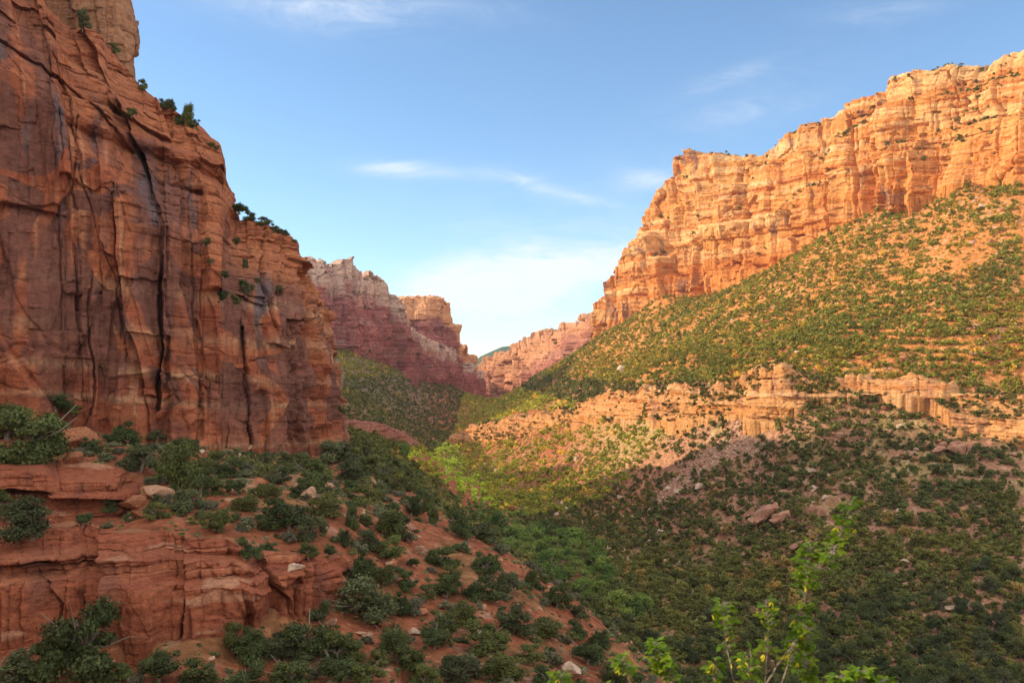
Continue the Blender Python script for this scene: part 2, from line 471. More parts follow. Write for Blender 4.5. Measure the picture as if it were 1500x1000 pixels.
def scree_mask(x, y, z):
    """The pale rock chute that fans down the right-hand slope."""
    px = x / y * F + 750; py = HZ - z / y * F
    # axis of the chute in plan, from its head below the bench to its toe
    p0 = pt(1115, 625, 380)[:2]; p1 = pt(960, 755, 388)[:2]
    d = p1 - p0; L = np.linalg.norm(d); d /= L
    a = (x - p0[0]) * d[0] + (y - p0[1]) * d[1]; b = -(x - p0[0]) * d[1] + (y - p0[1]) * d[0]
    w = 13 - 4.5 * np.clip(a / L, 0, 1) + 3 * fb2(x / 9.0, y / 9.0, 2)
    return sstep(-6, 4, a) * (1 - sstep(L * .95, L * 1.05, a)) * (1 - sstep(w * 0.5, w, np.abs(b)))


NPX, NY = 1500, 1250
gx = np.linspace(-2300, 3000, NPX)
gx = np.concatenate([np.linspace(-2600, -160, 130), np.linspace(-150, 1650, 1240), np.linspace(1660, 3600, 130)])
gy = np.exp(np.linspace(math.log(15.0), math.log(1650.0), NY))
GX, GY = np.meshgrid((gx - 750) / F, gy, indexing='ij')
TXX = GX * GY; TYY = GY
TZ = terrain_z(TXX, TYY)
TPOS = np.stack([TXX, TYY, TZ], -1)
nn = fb2(TXX / 30.0 + 2, TYY / 30.0, 4)
n_s = fb2(TXX / 7.0 + 2, TYY / 7.0 + 40, 3)
colt = np.zeros(TPOS.shape)
colt[:] = (0.42, 0.145, 0.078)                                  # red soil on the near side
rt = sstep(20, 90, TXX)
colt = mixcol(colt, (0.46, 0.235, 0.15), rt * (1 - sstep(-20, 10, TZ)))
colt = mixcol(colt, (0.58, 0.23, 0.075), rt * sstep(-25, 5, TZ))
colt = mixcol(colt, (0.46, 0.40, 0.14), rt * sstep(0.0, 0.45, nn + .6 * n_s) * 0.45 * sstep(-70, -35, TZ) * (1 - sstep(-20, 5, TZ)))
colt = mixcol(colt, (0.62, 0.50, 0.20), sstep(400, 520, TYY) * rt * (1 - sstep(-30, -15, TZ)) * 0.8)  # grass cover below the bench, paled further to look sunlit
colt = mixcol(colt, (0.34, 0.24, 0.10), (1 - rt) * sstep(0.05, 0.5, nn + .9 * n_s) * 0.4)
colt = mixcol(colt, (0.66, 0.36, 0.14), rt * sstep(0.1, 0.5, fb2(TXX / 12 + 60, TYY / 12, 4)) * sstep(-35, -5, TZ) * .6)
colt = mixcol(colt, (0.60, 0.42, 0.30), sstep(0.3, 0.6, fb2(TXX / 3.0, TYY / 3.0 + 9, 3) + 0.3 * nn) * 0.4)
colt = mixcol(colt, (0.20, 0.19, 0.08), (1 - sstep(-68.5, -64, TZ)) * 0.6)
colt = mixcol(colt, (0.50, 0.32, 0.24), scree_mask(TXX, TYY, TZ) * .9)
colt = mixcol(colt, (0.27, 0.20, 0.13), (1 - sstep(-120, -60, TXX)) * sstep(500, 700, TYY))
me = raw_mesh('terrain', TPOS, grid_quads(len(gx), NY, True), colt, smooth=False)
terr = link('terrain', me, M_SOIL)
tag(terr, 'red soil canyon slopes and valley floor under the cliffs', 'terrain', kind='structure')
SURF.append((TPOS, 'terrain'))
print('terrain', round(time.time() - T0, 1))

# ------------------------------------------------------------------ cliffs
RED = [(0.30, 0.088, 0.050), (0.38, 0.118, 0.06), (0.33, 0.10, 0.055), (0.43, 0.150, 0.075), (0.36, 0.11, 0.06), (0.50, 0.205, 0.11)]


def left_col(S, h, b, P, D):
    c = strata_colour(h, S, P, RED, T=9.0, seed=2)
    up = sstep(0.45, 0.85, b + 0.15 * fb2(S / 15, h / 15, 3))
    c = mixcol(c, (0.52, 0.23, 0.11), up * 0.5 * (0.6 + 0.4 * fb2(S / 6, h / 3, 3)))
    # pale beds across the middle of the right half
    for z0, t in ((-1.5, 0.55), (3.0, 0.8), (9.5, 1.1), (16, 1.0), (-8, 0.4)):
        zz = h + 0.8 * fb2(S / 14 + z0, S * 0, 3) - z0
        m = np.exp(-(zz / t) ** 2) * sstep(26, 46, S) * (0.55 + 0.6 * fb2(S / 5, h / 2, 3))
        c = mixcol(c, (0.66, 0.42, 0.25), np.clip(m, 0, 1) * 0.75)
    # desert varnish: dark curtains hanging down the face, broken by fresh scars
    st = fb2(S / 4.2 + 4, h / 34.0 + 2, 4, 0.55)
    cell = cells(S / 9.0 + 3 * fb2(S / 12, h / 12, 2), h / 17.0)[2]
    v = sstep(-0.10, 0.22, st + 0.75 * (cell - 0.42) + 0.22 * (1 - sstep(20, 50, S))) * (1 - sstep(0.62, 0.85, b + 0.12 * fb2(S / 8, h / 8 + 3, 2))) 
    v = v * (0.55 + 0.45 * sstep(0.02, 0.2, b))
    c = mixcol(c, (0.185, 0.085, 0.07), np.clip(v, 0, 1) * 0.85)
    bl = sstep(0.1, 0.4, fb2(S / 2.2 + 40, h / 20.0, 3)) * v * sstep(0.3, 0.5, b)
    c = mixcol(c, (0.15, 0.12, 0.135), bl * 0.85)
    p = sstep(0.35, 0.6, fb2(S / 1.6 + 20, h / 22.0 + 20, 3)) * (1 - v) * (1 - up)
    c = mixcol(c, (0.6, 0.34, 0.2), p * 0.5)
    return c


LC_ = [  # rim px,py,Y, foot px,py,Y
 (-420, -260, 150, -420, 590, 118), (-200, -220, 158, -180, 600, 124), (-40, -180, 165, 0, 612, 130), (40, -90, 168, 90, 625, 133), (62, 0, 170, 105, 628, 134), (92, 30, 172, 130, 632, 135),
 (150, 62, 174, 165, 636, 137), (192, 112, 175, 200, 642, 138), (215, 142, 175, 225, 648, 139), (250, 165, 176, 255, 654, 141), (290, 190, 178, 290, 660, 142), (322, 214, 180, 318, 662, 144),
 (335, 248, 180, 330, 664, 145), (337, 300, 178, 340, 665, 146), (346, 318, 176, 355, 666, 147), (390, 336, 178, 395, 668, 151), (440, 352, 182, 430, 668, 155), (448, 382, 182, 448, 668, 158),
 (474, 402, 184, 478, 666, 163), (480, 420, 190, 508, 662, 172), (476, 415, 205, 512, 655, 188), (455, 415, 240, 500, 650, 220)]
LC = [(a - 26 * min(max((a - 430) / 40, 0), 1), b, c, d - 20 * min(max((d - 430) / 50, 0), 1), e, f) for a, b, c, d, e, f in LC_]
LS = [([(178, 160), (200, 215), (222, 270), (236, 330), (232, 420), (236, 520), (228, 600)], 5, 5.0), ([(-20, 50), (60, 95), (110, 140), (150, 172), (190, 218)], 3, 1.6),
      ([(112, 180), (116, 260), (140, 330), (172, 420), (186, 520)], 3.0, 1.1), ([(136, 400), (130, 480), (138, 560), (128, 620)], 3, 1.3), ([(292, 470), (300, 530), (290, 640)], 4, 2.2),
      ([(356, 480), (362, 560), (370, 650)], 4.5, 2.6), ([(430, 480), (424, 560), (434, 650)], 3, 2.0), ([(470, 420), (452, 480), (466, 560), (470, 640)], 4, 2.4), ([(386, 340), (382, 420), (404, 480)], 3, 1.8),
      ([(440, 400), (470, 440)], 5, 2.0)]
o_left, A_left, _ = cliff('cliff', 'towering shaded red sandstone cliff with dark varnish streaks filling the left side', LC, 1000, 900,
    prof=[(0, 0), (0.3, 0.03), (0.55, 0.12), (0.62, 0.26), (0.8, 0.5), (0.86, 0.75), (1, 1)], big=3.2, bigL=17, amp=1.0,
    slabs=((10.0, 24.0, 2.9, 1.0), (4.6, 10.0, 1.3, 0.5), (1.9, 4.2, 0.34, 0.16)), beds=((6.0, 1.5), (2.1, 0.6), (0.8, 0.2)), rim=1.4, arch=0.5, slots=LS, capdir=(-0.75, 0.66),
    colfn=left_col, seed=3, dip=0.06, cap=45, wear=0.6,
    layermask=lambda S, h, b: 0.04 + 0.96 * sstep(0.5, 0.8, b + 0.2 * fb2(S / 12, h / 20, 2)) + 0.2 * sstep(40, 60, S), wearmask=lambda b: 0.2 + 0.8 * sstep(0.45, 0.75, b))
LT = [(-40, -200, 195, 0, 130, 188), (60, -160, 190, 70, 130, 184), (110, -120, 188, 120, 135, 182), (165, -60, 188, 172, 150, 181), (184, -15, 190, 190, 160, 183), (196, 30, 193, 194, 160, 186), (192, 30, 205, 190, 160, 196), (170, 20, 225, 160, 160, 215)]
cliff('rock_tower', 'rounded grey brown rock tower above the red cliff in the top left corner', LT, 320, 300, big=1.6, bigL=14, amp=1.0,
    slabs=((8, 16, 0.9, 0.4), (3, 6, 0.35, 0.2)), beds=((5, 0.35), (1.6, 0.12)), rim=1.0, colfn=lambda S, h, b, P, D: mixcol(strata_colour(h, S, P, [(0.3, 0.16, 0.1), (0.42, 0.22, 0.13), (0.36, 0.19, 0.12)], T=9, seed=5), (0.2, 0.12, 0.1), sstep(0, .4, fb2(S / 2.5, h / 15, 3)) * .5), seed=6, cap=30, capdir=(-0.7, 0.7),
    prof=[(0, 0), (0.7, 0.3), (0.9, 0.6), (1, 1)])

# low red bluffs on the near slope
LOWC = [(0.33, 0.10, 0.055), (0.40, 0.135, 0.07), (0.30, 0.09, 0.05), (0.45, 0.175, 0.095)]


def bluff_col(S, h, b, P, D):
    c = strata_colour(h, S, P, LOWC, T=2.4, seed=8)
    c = mixcol(c, (0.20, 0.085, 0.065), sstep(0.0, 0.4, fb2(S / 1.8, h / 9 + 8, 3)) * 0.55 * (1 - sstep(0.72, .85, b)))
    m = sstep(0.35, 0.5, fb2(S / 7 + 3, h / 1.2, 3)) * 0.5
    c = mixcol(c, (0.62, 0.36, 0.23), m)
    return c


BL = [(-260, 760, 84, -260, 945, 74), (-120, 765, 85, -120, 940, 76), (0, 772, 86, 0, 940, 79), (80, 772, 87, 80, 946, 79.5), (150, 775, 87, 150, 950, 80.5), (165, 778, 86, 172, 952, 79.5), (230, 782, 87, 230, 955, 79.5), (300, 786, 88, 300, 952, 80.5), (330, 788, 89, 350, 945, 82), (355, 806, 89, 375, 938, 84), (430, 808, 92, 430, 930, 86.5), (470, 812, 94, 470, 915, 89), (490, 816, 96, 494, 895, 92), (496, 822, 102, 502, 880, 99), (480, 815, 112, 490, 850, 110)]
BS = [([(162, 790), (166, 860), (158, 950)], 4.5, 2.6), ([(272, 826), (274, 880), (266, 950)], 3.5, 2.0), ([(396, 850), (428, 880), (430, 930)], 3.5, 1.6), ([(438, 826), (436, 925)], 3, 2.0), ([(463, 822), (461, 915)], 3, 1.8), ([(60, 840), (95, 880), (92, 940)], 3, 1.2), ([(0, 822), (60, 818), (150, 828)], 3.5, 1.8)]
cliff('bluff', 'low dark red bluff with layered ledges at the lower left', BL, 800, 360, prof=[(0, 0), (0.62, 0.1), (0.66, 0.35), (0.82, 0.45), (0.86, 0.8), (1, 1)],
    big=1.6, bigL=8, slabs=((5.0, 14, 1.5, 1.2), (2.2, 4.5, 0.38, 0.3), (0.9, 1.4, 0.09, 0.06)), beds=((1.9, 0.7), (0.7, 0.28)), rim=0.5, arch=0.5, slots=BS, colfn=bluff_col,
    seed=9, mat=M_ROCKN, dip=0.02, cap=9, skirt=3, wear=0.22, capcol=(0.38, 0.17, 0.09), capz=-0.12,
    layermask=lambda S, h, b: 0.06 + 1.3 * sstep(0.58, 0.66, b + 0.05 * fb2(S / 5, h * 0, 2)))
BU = [(-260, 640, 116, -260, 770, 101), (-100, 650, 115, -100, 772, 101), (0, 655, 114, 0, 774, 101), (60, 660, 113, 60, 776, 101), (70, 678, 111, 75, 776, 101), (150, 682, 111, 150, 774, 102), (186, 690, 112, 180, 768, 103.5), (200, 705, 114, 196, 758, 107), (190, 700, 124, 190, 745, 118)]
cliff('rock_ledge', 'thick overhanging red slab ledge on the slope below the cliff foot at the far left', BU, 440, 230, prof=[(0, 0), (0.5, 0.25), (0.55, 0.0), (0.8, 0.1), (0.85, 0.7), (1, 1)],
    big=0.9, bigL=9, slabs=((4.5, 6, 0.5, 0.4), (1.8, 1.6, 0.2, 0.2)), beds=((2.9, 0.7), (0.9, 0.25)), rim=0.4, colfn=bluff_col, seed=13, mat=M_ROCKN, cap=10, skirt=3, wear=0.25,
    capcol=(0.38, 0.17, 0.09), capz=-0.1)

# right bench cliff
LIT = [(0.48, 0.15, 0.045), (0.63, 0.28, 0.095), (0.54, 0.185, 0.05), (0.76, 0.45, 0.21), (0.60, 0.23, 0.065), (0.70, 0.35, 0.13), (0.50, 0.16, 0.045)]


def bench_col(S, h, b, P, D):
    c = strata_colour(h, S, P, [(0.55, 0.23, 0.085), (0.68, 0.37, 0.17), (0.60, 0.27, 0.10), (0.74, 0.47, 0.25)], T=4.0, seed=4)
    return mixcol(c, (0.34, 0.16, 0.11), sstep(0.15, 0.5, fb2(S / 4, h / 10, 3)) * 0.55)


BM = [(660, 640, 770, 655, 655, 765), (690, 622, 742, 690, 645, 735), (752, 610, 682, 760, 642, 672), (800, 606, 630, 806, 637, 618), (832, 598, 592, 832, 628, 582), (860, 585, 560, 860, 620, 550), (900, 573, 520, 900, 616, 509), (980, 569, 455, 980, 616, 444),
      (1030, 566, 435, 1030, 612, 422), (1085, 560, 418, 1085, 606, 404), (1105, 540, 406, 1100, 614, 392), (1140, 536, 398, 1140, 618, 384), (1160, 550, 396, 1160, 596, 384), (1200, 556, 391, 1200, 582, 383), (1260, 558, 384, 1260, 578, 378), (1330, 546, 376, 1330, 576, 368), (1385, 560, 368, 1385, 590, 360), (1396, 578, 364, 1400, 626, 350), (1420, 580, 360, 1420, 632, 348), (1500, 580, 350, 1500, 644, 334), (1620, 585, 335, 1620, 650, 315)]
BM = [(a, b + 0, c * 0.98, d, e + 2, f * 0.972) for a, b, c, d, e, f in BM]
cliff('bench_cliff', 'sunlit orange rock band running across the middle of the right-hand slope', BM, 1100, 130, big=2.2, bigL=16,
    slabs=((8, 10, 1.8, 1.4), (3.4, 4, 0.9, 0.8), (1.4, 1.6, .3, .2)), beds=((4.2, 1.0), (1.5, 0.5)), rim=3.0, colfn=bench_col, seed=21, cap=9, skirt=14, wear=0.9, capz=-0.1, prof=[(0, 0), (0.45, 0.3), (0.5, 0.5), (1, 1)], capcol=(0.55, 0.3, 0.14))


# great right wall
def right_col(S, h, b, P, D):
    c = strata_colour(h, S, P, LIT, T=15.0, seed=6)
    c = mixcol(c, (0.84, 0.60, 0.36), sstep(0.15, 0.5, fb2(h / 4.5 + 7, S / 60, 4, .65)) * 0.6 * sstep(0.3, 0.7, b + 0.3 * fb2(S / 50, h / 40, 3)))
    c = mixcol(c, (0.62, 0.22, 0.06), (1 - sstep(0.05, 0.4, b + 0.15 * fb2(S / 25, h / 30, 2))) * 0.6)
    v = sstep(0.12, 0.34, fb2(S / 9 + 5, h / 26, 4)) * sstep(0.0, 0.25, fb2(S / 40 + 9, h / 30, 2) + 0.1)
    c = mixcol(c, (0.24, 0.115, 0.085), v * 0.75)
    c = mixcol(c, (0.68, 0.33, 0.10), sstep(0.25, 0.5, fb2(S / 22 + 15, h / 18 + 2, 3)) * 0.5)
    return c


RW_ = [(872, 470, 1030, 860, 505, 1030), (879, 425, 1000, 880, 495, 995), (886, 408, 1010, 900, 486, 975), (906, 384, 1010, 925, 470, 950), (929, 360, 1010, 945, 455, 930), (931, 328, 1010, 965, 438, 905), (946, 288, 1005, 980, 432, 890), (974, 264, 1000, 1000, 436, 870), (984, 240, 990, 1015, 438, 855),
       (1010, 222, 975, 1030, 438, 840), (1042, 228, 950, 1060, 424, 815), (1080, 232, 925, 1090, 412, 790), (1112, 226, 905, 1115, 398, 765), (1140, 214, 880, 1150, 384, 735), (1160, 196, 860, 1175, 368, 715), (1200, 174, 830, 1216, 344, 685), (1250, 146, 800, 1262, 322, 655), (1284, 140, 780, 1285, 312, 645), (1312, 114, 765, 1320, 312, 628),
       (1400, 104, 720, 1360, 296, 605), (1442, 94, 700, 1402, 275, 585), (1462, 80, 690, 1447, 264, 565), (1500, 64, 672, 1500, 268, 540), (1560, 50, 650, 1560, 262, 520), (1700, 20, 610, 1700, 240, 490)]
RW_ = [(a, b, f + 0.38 * (c - f), d, e, f) for a, b, c, d, e, f in RW_]
RS = [([(1281, 185), (1284, 240), (1282, 302)], 4, 20), ([(1350, 190), (1354, 235), (1360, 280)], 4, 18), ([(1324, 190), (1325, 310)], 2.2, 10), ([(1402, 112), (1408, 150)], 5, 16), ([(1418, 150), (1412, 172)], 6, 12), ([(1087, 308), (1088, 376)], 4, 14),
      ([(945, 320), (948, 360)], 2.5, 9), ([(953, 394), (951, 436)], 3, 10), ([(1168, 280), (1164, 345)], 2.5, 9), ([(1440, 200), (1438, 246)], 2.5, 9), ([(1228, 270), (1230, 325)], 2.5, 8), ([(1092, 240), (1086, 272)], 4, 12), ([(1208, 230), (1206, 300)], 2, 8), ([(1384, 200), (1386, 260)], 2, 8), ([(1010, 380), (1006, 430)], 2.5, 8)]
o_right, A_right, _ = cliff('rock_wall', 'great sunlit orange and cream sandstone wall along the top of the right-hand slope', RW_, 1400, 460,
    prof=[(0, 0), (0.42, 0.12), (0.46, 0.40), (0.74, 0.5), (0.78, 0.8), (1, 1)], big=15, bigL=60, amp=1.0,
    slabs=((32, 90, 8.0, 10.0), (13, 48, 3.2, 5.0), (5.5, 18, 1.3, 1.8)), beds=((21, 2.0), (6.5, 0.9), (2.4, 0.5)), rim=3.2, slots=RS, slotw=0.35, colfn=right_col, seed=17, mat=M_ROCKF, cap=120, skirt=26, wear=0.7, rnds=0.35, dip=0.03, sm=3, capz=-0.02, capcol=(0.5, 0.27, 0.13))


# far walls at the head of the canyon
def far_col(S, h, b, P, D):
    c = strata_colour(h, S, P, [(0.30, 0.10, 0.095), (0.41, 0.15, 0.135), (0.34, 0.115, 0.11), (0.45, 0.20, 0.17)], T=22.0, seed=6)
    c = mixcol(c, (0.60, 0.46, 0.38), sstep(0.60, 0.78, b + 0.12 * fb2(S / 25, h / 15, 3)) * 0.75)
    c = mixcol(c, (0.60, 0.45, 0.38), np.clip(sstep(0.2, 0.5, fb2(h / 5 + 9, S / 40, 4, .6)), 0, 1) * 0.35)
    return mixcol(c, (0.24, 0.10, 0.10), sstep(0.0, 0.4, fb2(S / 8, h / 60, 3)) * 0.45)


FA = [(380, 360, 900, 380, 505, 850), (440, 374, 900, 440, 512, 870), (470, 380, 910, 475, 518, 885), (480, 398, 915, 485, 520, 890), (497, 386, 925, 500, 521, 900), (514, 380, 940, 515, 523, 912), (530, 392, 950, 530, 525, 925), (544, 402, 960, 545, 528, 940), (552, 397, 965, 555, 531, 950), (565, 406, 975, 568, 536, 965), (573, 430, 985, 580, 540, 975), (580, 446, 995, 590, 543, 985),
      (592, 480, 1010, 602, 548, 1000), (620, 494, 1050, 622, 553, 1035), (650, 508, 1100, 648, 558, 1080), (676, 524, 1160, 672, 566, 1140), (692, 536, 1220, 690, 574, 1200), (698, 550, 1260, 699, 580, 1250), (692, 550, 1330, 694, 580, 1330)]
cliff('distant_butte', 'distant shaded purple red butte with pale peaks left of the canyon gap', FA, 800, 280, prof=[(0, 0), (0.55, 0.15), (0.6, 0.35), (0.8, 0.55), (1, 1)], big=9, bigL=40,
    slabs=((26, 70, 8.0, 7.0), (12, 30, 4.5, 4.0), (5, 9, 1.6, 1.2)), beds=((16, 1.6), (5, 0.8)), rim=4.5, colfn=far_col, seed=31, mat=M_ROCKF, cap=60, skirt=15, wear=1.8, capz=-0.25, sm=2)
FB = [(560, 470, 1130, 555, 520, 1100), (578, 446, 1125, 580, 520, 1090), (590, 438, 1120, 595, 530, 1085), (620, 434, 1120, 620, 535, 1085), (642, 431, 1125, 640, 540, 1095), (656, 440, 1140, 652, 545, 1115), (661, 468, 1155, 662, 555, 1140), (672, 498, 1180, 675, 565, 1170), (690, 522, 1230, 690, 575, 1220), (695, 540, 1300, 696, 580, 1290), (680, 540, 1360, 680, 580, 1360)]
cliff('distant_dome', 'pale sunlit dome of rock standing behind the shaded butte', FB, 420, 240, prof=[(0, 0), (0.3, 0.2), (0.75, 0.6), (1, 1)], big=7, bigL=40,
    slabs=((20, 40, 6, 5.0), (8, 16, 3, 2)), beds=((12, 1.8), (4, .9)), rim=5, colfn=lambda S, h, b, P, D: mixcol(far_col(S, h, b * 0 + 0.2, P, D), (0.70, 0.37, 0.19), sstep(0.55, 0.75, b + 0.15 * fb2(S / 20, h / 15, 3)) * 0.85), seed=33, mat=M_ROCKF, cap=50, skirt=10, wear=1.8, sm=2)  # orange top puts sunlight into the dome's colour
FC = [(640, 560, 1560, 640, 600, 1560), (697, 538, 1450, 698, 588, 1440), (706, 533, 1425, 708, 590, 1415), (722, 522, 1400, 722, 592, 1390), (738, 516, 1370, 735, 592, 1350), (762, 504, 1330, 760, 580, 1290), (785, 496, 1300, 785, 560, 1230), (806, 488, 1260, 806, 548, 1170), (832, 477, 1210, 830, 528, 1120), (856, 466, 1170, 855, 512, 1080), (872, 460, 1130, 875, 505, 1045), (885, 455, 1100, 890, 500, 1020)]
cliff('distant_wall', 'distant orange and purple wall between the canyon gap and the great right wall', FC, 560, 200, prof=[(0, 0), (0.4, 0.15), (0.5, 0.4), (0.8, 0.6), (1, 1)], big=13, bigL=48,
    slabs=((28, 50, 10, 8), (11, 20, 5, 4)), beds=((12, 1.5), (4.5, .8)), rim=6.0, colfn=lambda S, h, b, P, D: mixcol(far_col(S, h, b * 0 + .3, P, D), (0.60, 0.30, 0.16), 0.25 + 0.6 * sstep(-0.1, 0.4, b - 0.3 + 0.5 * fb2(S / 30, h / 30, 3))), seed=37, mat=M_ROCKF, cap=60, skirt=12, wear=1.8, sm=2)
FD = [(500, 618, 560, 500, 640, 556), (530, 616, 580, 530, 642, 574), (560, 622, 600, 562, 648, 592), (585, 630, 625, 588, 652, 616), (604, 642, 655, 608, 658, 645), (615, 655, 690, 616, 664, 685)]
cliff('outcrop', 'small dark red outcrop low on the far left slope', FD, 240, 60, big=2, bigL=14, slabs=((8, 8, 1.4, 1.0), (3, 3, 0.5, 0.3)), beds=((3, 0.8),), rim=1.4,
    colfn=lambda S, h, b, P, D: strata_colour(h, S, P, [(0.3, 0.13, 0.1), (0.42, 0.2, 0.15)], T=3, seed=4), seed=41, cap=10, skirt=5)
print('cliffs', round(time.time() - T0, 1))


# ------------------------------------------------------------------ unseen mesa west of the viewpoint shaped to cast the shade, ground, far hill
def terrain_hit(px, py, y0=60.0, y1=1500.0):
    Y = np.exp(np.linspace(math.log(y0), math.log(y1), 1500))
    z = terrain_z((px - 750) / F * Y, Y)
    k = np.nonzero(z >= (HZ - py) / F * Y)[0]
    i = k[0] if len(k) else len(Y) - 1
    return np.array([(px - 750) / F * Y[i], Y[i], z[i]])


XM = -270.0
rid = []
for px, py, y0 in ((686, 700, 450), (700, 712, 400), (745, 690, 400), (780, 690, 380), (850, 678, 380), (920, 686, 330), (975, 684, 330), (1040, 656, 330), (1100, 640, 330), (1180, 648, 300), (1300, 632, 300), (1400, 648, 280), (1500, 652, 270), (1700, 655, 250)):
    p = terrain_hit(px, py, y0)
    t = (XM - p[0]) / SUN[0]
    q = p + SUN * t  # ridge point solved back from the wanted shade line
    rid.append(q)
rid = sorted(rid, key=lambda q: -q[1])
print('ridge', [tuple(np.round(q, 0)) for q in rid])
rid = [np.array([XM, rid[0][1] + 25, -60.0]), ] + rid
ry = np.array([q[1] for q in rid]); rz = np.array([q[2] for q in rid])
ys = np.linspace(ry.max(), -420, 400)
o_ = np.argsort(ry)
zs = np.interp(ys, ry[o_], rz[o_])
last = float(rz[o_][0])
zs = np.where(ys < ry.min(), last + 6, zs) + 1.5 * fb2(ys / 12.0, ys * 0, 3) + 1.5 * fb2(ys / 4.0, ys * 0 + 8, 3)
zs = zs + (55 - zs) * (1 - sstep(44, 60, ys)) * sstep(-130, -90, ys)  # notch cut in the unseen ridge so sun reaches the saplings
prof = np.array([(24, -0.6), (16, -0.4), (9, -0.25), (4, -0.03), (0, 0.0), (-20, 0.0), (-80, -0.02), (-150, -0.8), (-220, -1.2)])
V = np.zeros((len(ys), len(prof), 3))
for k, (dx, f) in enumerate(prof):
    V[:, k, 0] = XM + dx + 3 * fb2(ys / 15.0, ys * 0 + k * .3, 3) * (k != 4)
    V[:, k, 1] = ys
    V[:, k, 2] = zs + f * (zs + 70)
V[:, 0, 2] = -80; V[:, -1, 2] = -80
cm = strata_colour(V[..., 2], V[..., 1], V, RED, T=12, seed=3)
me = raw_mesh('mesa', V, grid_quads(len(ys), len(prof), False), cm)
tag(link('mesa', me, M_ROCK), 'red sandstone mesa west of the viewpoint shaped to shade the lower canyon', 'mesa', kind='structure')

# wide ground sheet
g = np.linspace(-1, 1, 61); gg = np.sign(g) * np.abs(g) ** 2 * 3000
GXX, GYY = np.meshgrid(gg, gg + 1500, indexing='ij')
V = np.stack([GXX, GYY, -92 + 0 * GXX + 3 * fb2(GXX / 400, GYY / 400, 3)], -1)
me = raw_mesh('ground', V, grid_quads(61, 61, True), np.tile((0.3, 0.17, 0.1), (61 * 61, 1)))
tag(link('ground', me, M_SOIL), 'wide red desert ground beyond the canyon rims', 'ground', kind='structure')
# slope beside and behind the viewpoint
xs = np.linspace(-260, 300, 120); yy = np.linspace(-420, 17, 90)
XX, YY = np.meshgrid(xs, yy, indexing='ij')
edge = terrain_z(XX, 16.0 + 0 * XX)
hz = -2.0 - 0.09 * XX
ins = sstep(0, 14, np.abs(YY - 16)) 
ZZ = np.where(np.abs(XX) < 40, edge * (1 - ins) + np.minimum(-2.2 - 0.02 * np.abs(XX), -2.2) * ins, np.where(XX > 0, np.maximum(-4 - (XX - 40) * 0.4, -70), -4 + (-XX - 40) * 0.2)) 
ZZ = ZZ + 0.4 * fb2(XX / 6, YY / 6, 3) - 0.3
V = np.stack([XX, YY, ZZ], -1)
me = raw_mesh('hillside', V, grid_quads(120, 90, True), np.tile((0.42, 0.19, 0.1), (120 * 90, 1)))
tag(link('hillside', me, M_SOIL), 'red hillside on which the viewpoint stands', 'hillside', kind='structure')
# blue forested hill seen through the gap
hx = np.linspace(-500, 900, 160); hy = np.linspace(3100, 4500, 60)
XX, YY = np.meshgrid(hx, hy, indexing='ij')
pr = 0.76 * np.interp(XX / 3550 * F + 750, [560, 690, 700, 715, 735, 765, 820, 1000], [-80, -60, 60, 85, 118, 130, 130, 60])
ZZ = -85 + (pr + 85) * np.exp(-((YY - 3600) / 400) ** 2) + 4 * fb2(XX / 50, YY / 50, 4)
me = raw_mesh('hills', np.stack([XX, YY, ZZ], -1), grid_quads(160, 60, True), np.tile((0.06, 0.10, 0.06), (9600, 1)), smooth=True)
tag(link('hills', me, M_SOIL), 'blue forested hill on the horizon in the canyon gap', 'hills', kind='structure')

#VEG0
# ------------------------------------------------------------------ depth buffer: what the viewpoint sees at each pixel
BW, BH = 750, 500
def depth_buffer():
    allP = np.concatenate([a.reshape(-1, 3) for a, n in SURF])
    own = np.concatenate([np.full(a.shape[0] * a.shape[1], i, np.int16) for i, (a, n) in enumerate(SURF)])
    y = allP[:, 1]
    px = (allP[:, 0] / y * F + 750) / 1500 * BW; py = (HZ - allP[:, 2] / y * F) / 1000 * BH
    ok = (y > 20) & (px >= 0) & (px < BW) & (py >= 0) & (py < BH)
    allP = allP[ok]; own = own[ok]; ix = px[ok].astype(int); iy = py[ok].astype(int)
    o = np.argsort(-allP[:, 1], kind='stable')
    buf = np.full((BW, BH), -1, np.int64); buf[ix[o], iy[o]] = o
    return allP, own, buf


ZP, ZOWN, ZI = depth_buffer()
ZD = np.where(ZI >= 0, ZP[np.maximum(ZI, 0), 1], 1e9)
# a 3x3 minimum closes pinholes between grid vertices
ZDm = ZD.copy()
for dx in (-1, 0, 1):
    for dy in (-1, 0, 1):
        ZDm = np.minimum(ZDm, np.roll(np.roll(ZD, dx, 0), dy, 1))


def seat(px, py, down=0):
    """Point of the nearest visible surface at a pixel; with down > 0 slide down the picture until one is met."""
    for k in range(0, max(down, 1), 2):
        i = int(min(max(px / 2, 1), BW - 2)); j = int(min(max((py + k) / 2, 1), BH - 2))
        w = ZI[i - 1:i + 2, j - 1:j + 2].ravel(); w = w[w >= 0]
        if len(w) and (down == 0 or ZP[w, 1].min() < 260):
            q = w[np.argmin(ZP[w, 1])]
            p = ZP[q].copy(); Y = p[1]
            return np.array([(px - 750) / F * Y, Y, p[2]])
    return None


def visible(P, lift):
    """Which points, raised by lift, stand in view of the viewpoint."""
    y = P[:, 1]; px = (P[:, 0] / y * F + 750) / 2; py = (HZ - (P[:, 2] + lift) / y * F) / 2
    ins = (px > 1) & (px < BW - 2) & (py > -3) & (py < BH + 6)
    i = np.clip(px.astype(int), 0, BW - 1); j = np.clip(py.astype(int), 0, BH - 1)
    return ins & (y < ZDm[i, j] + 6 + 0.02 * y)


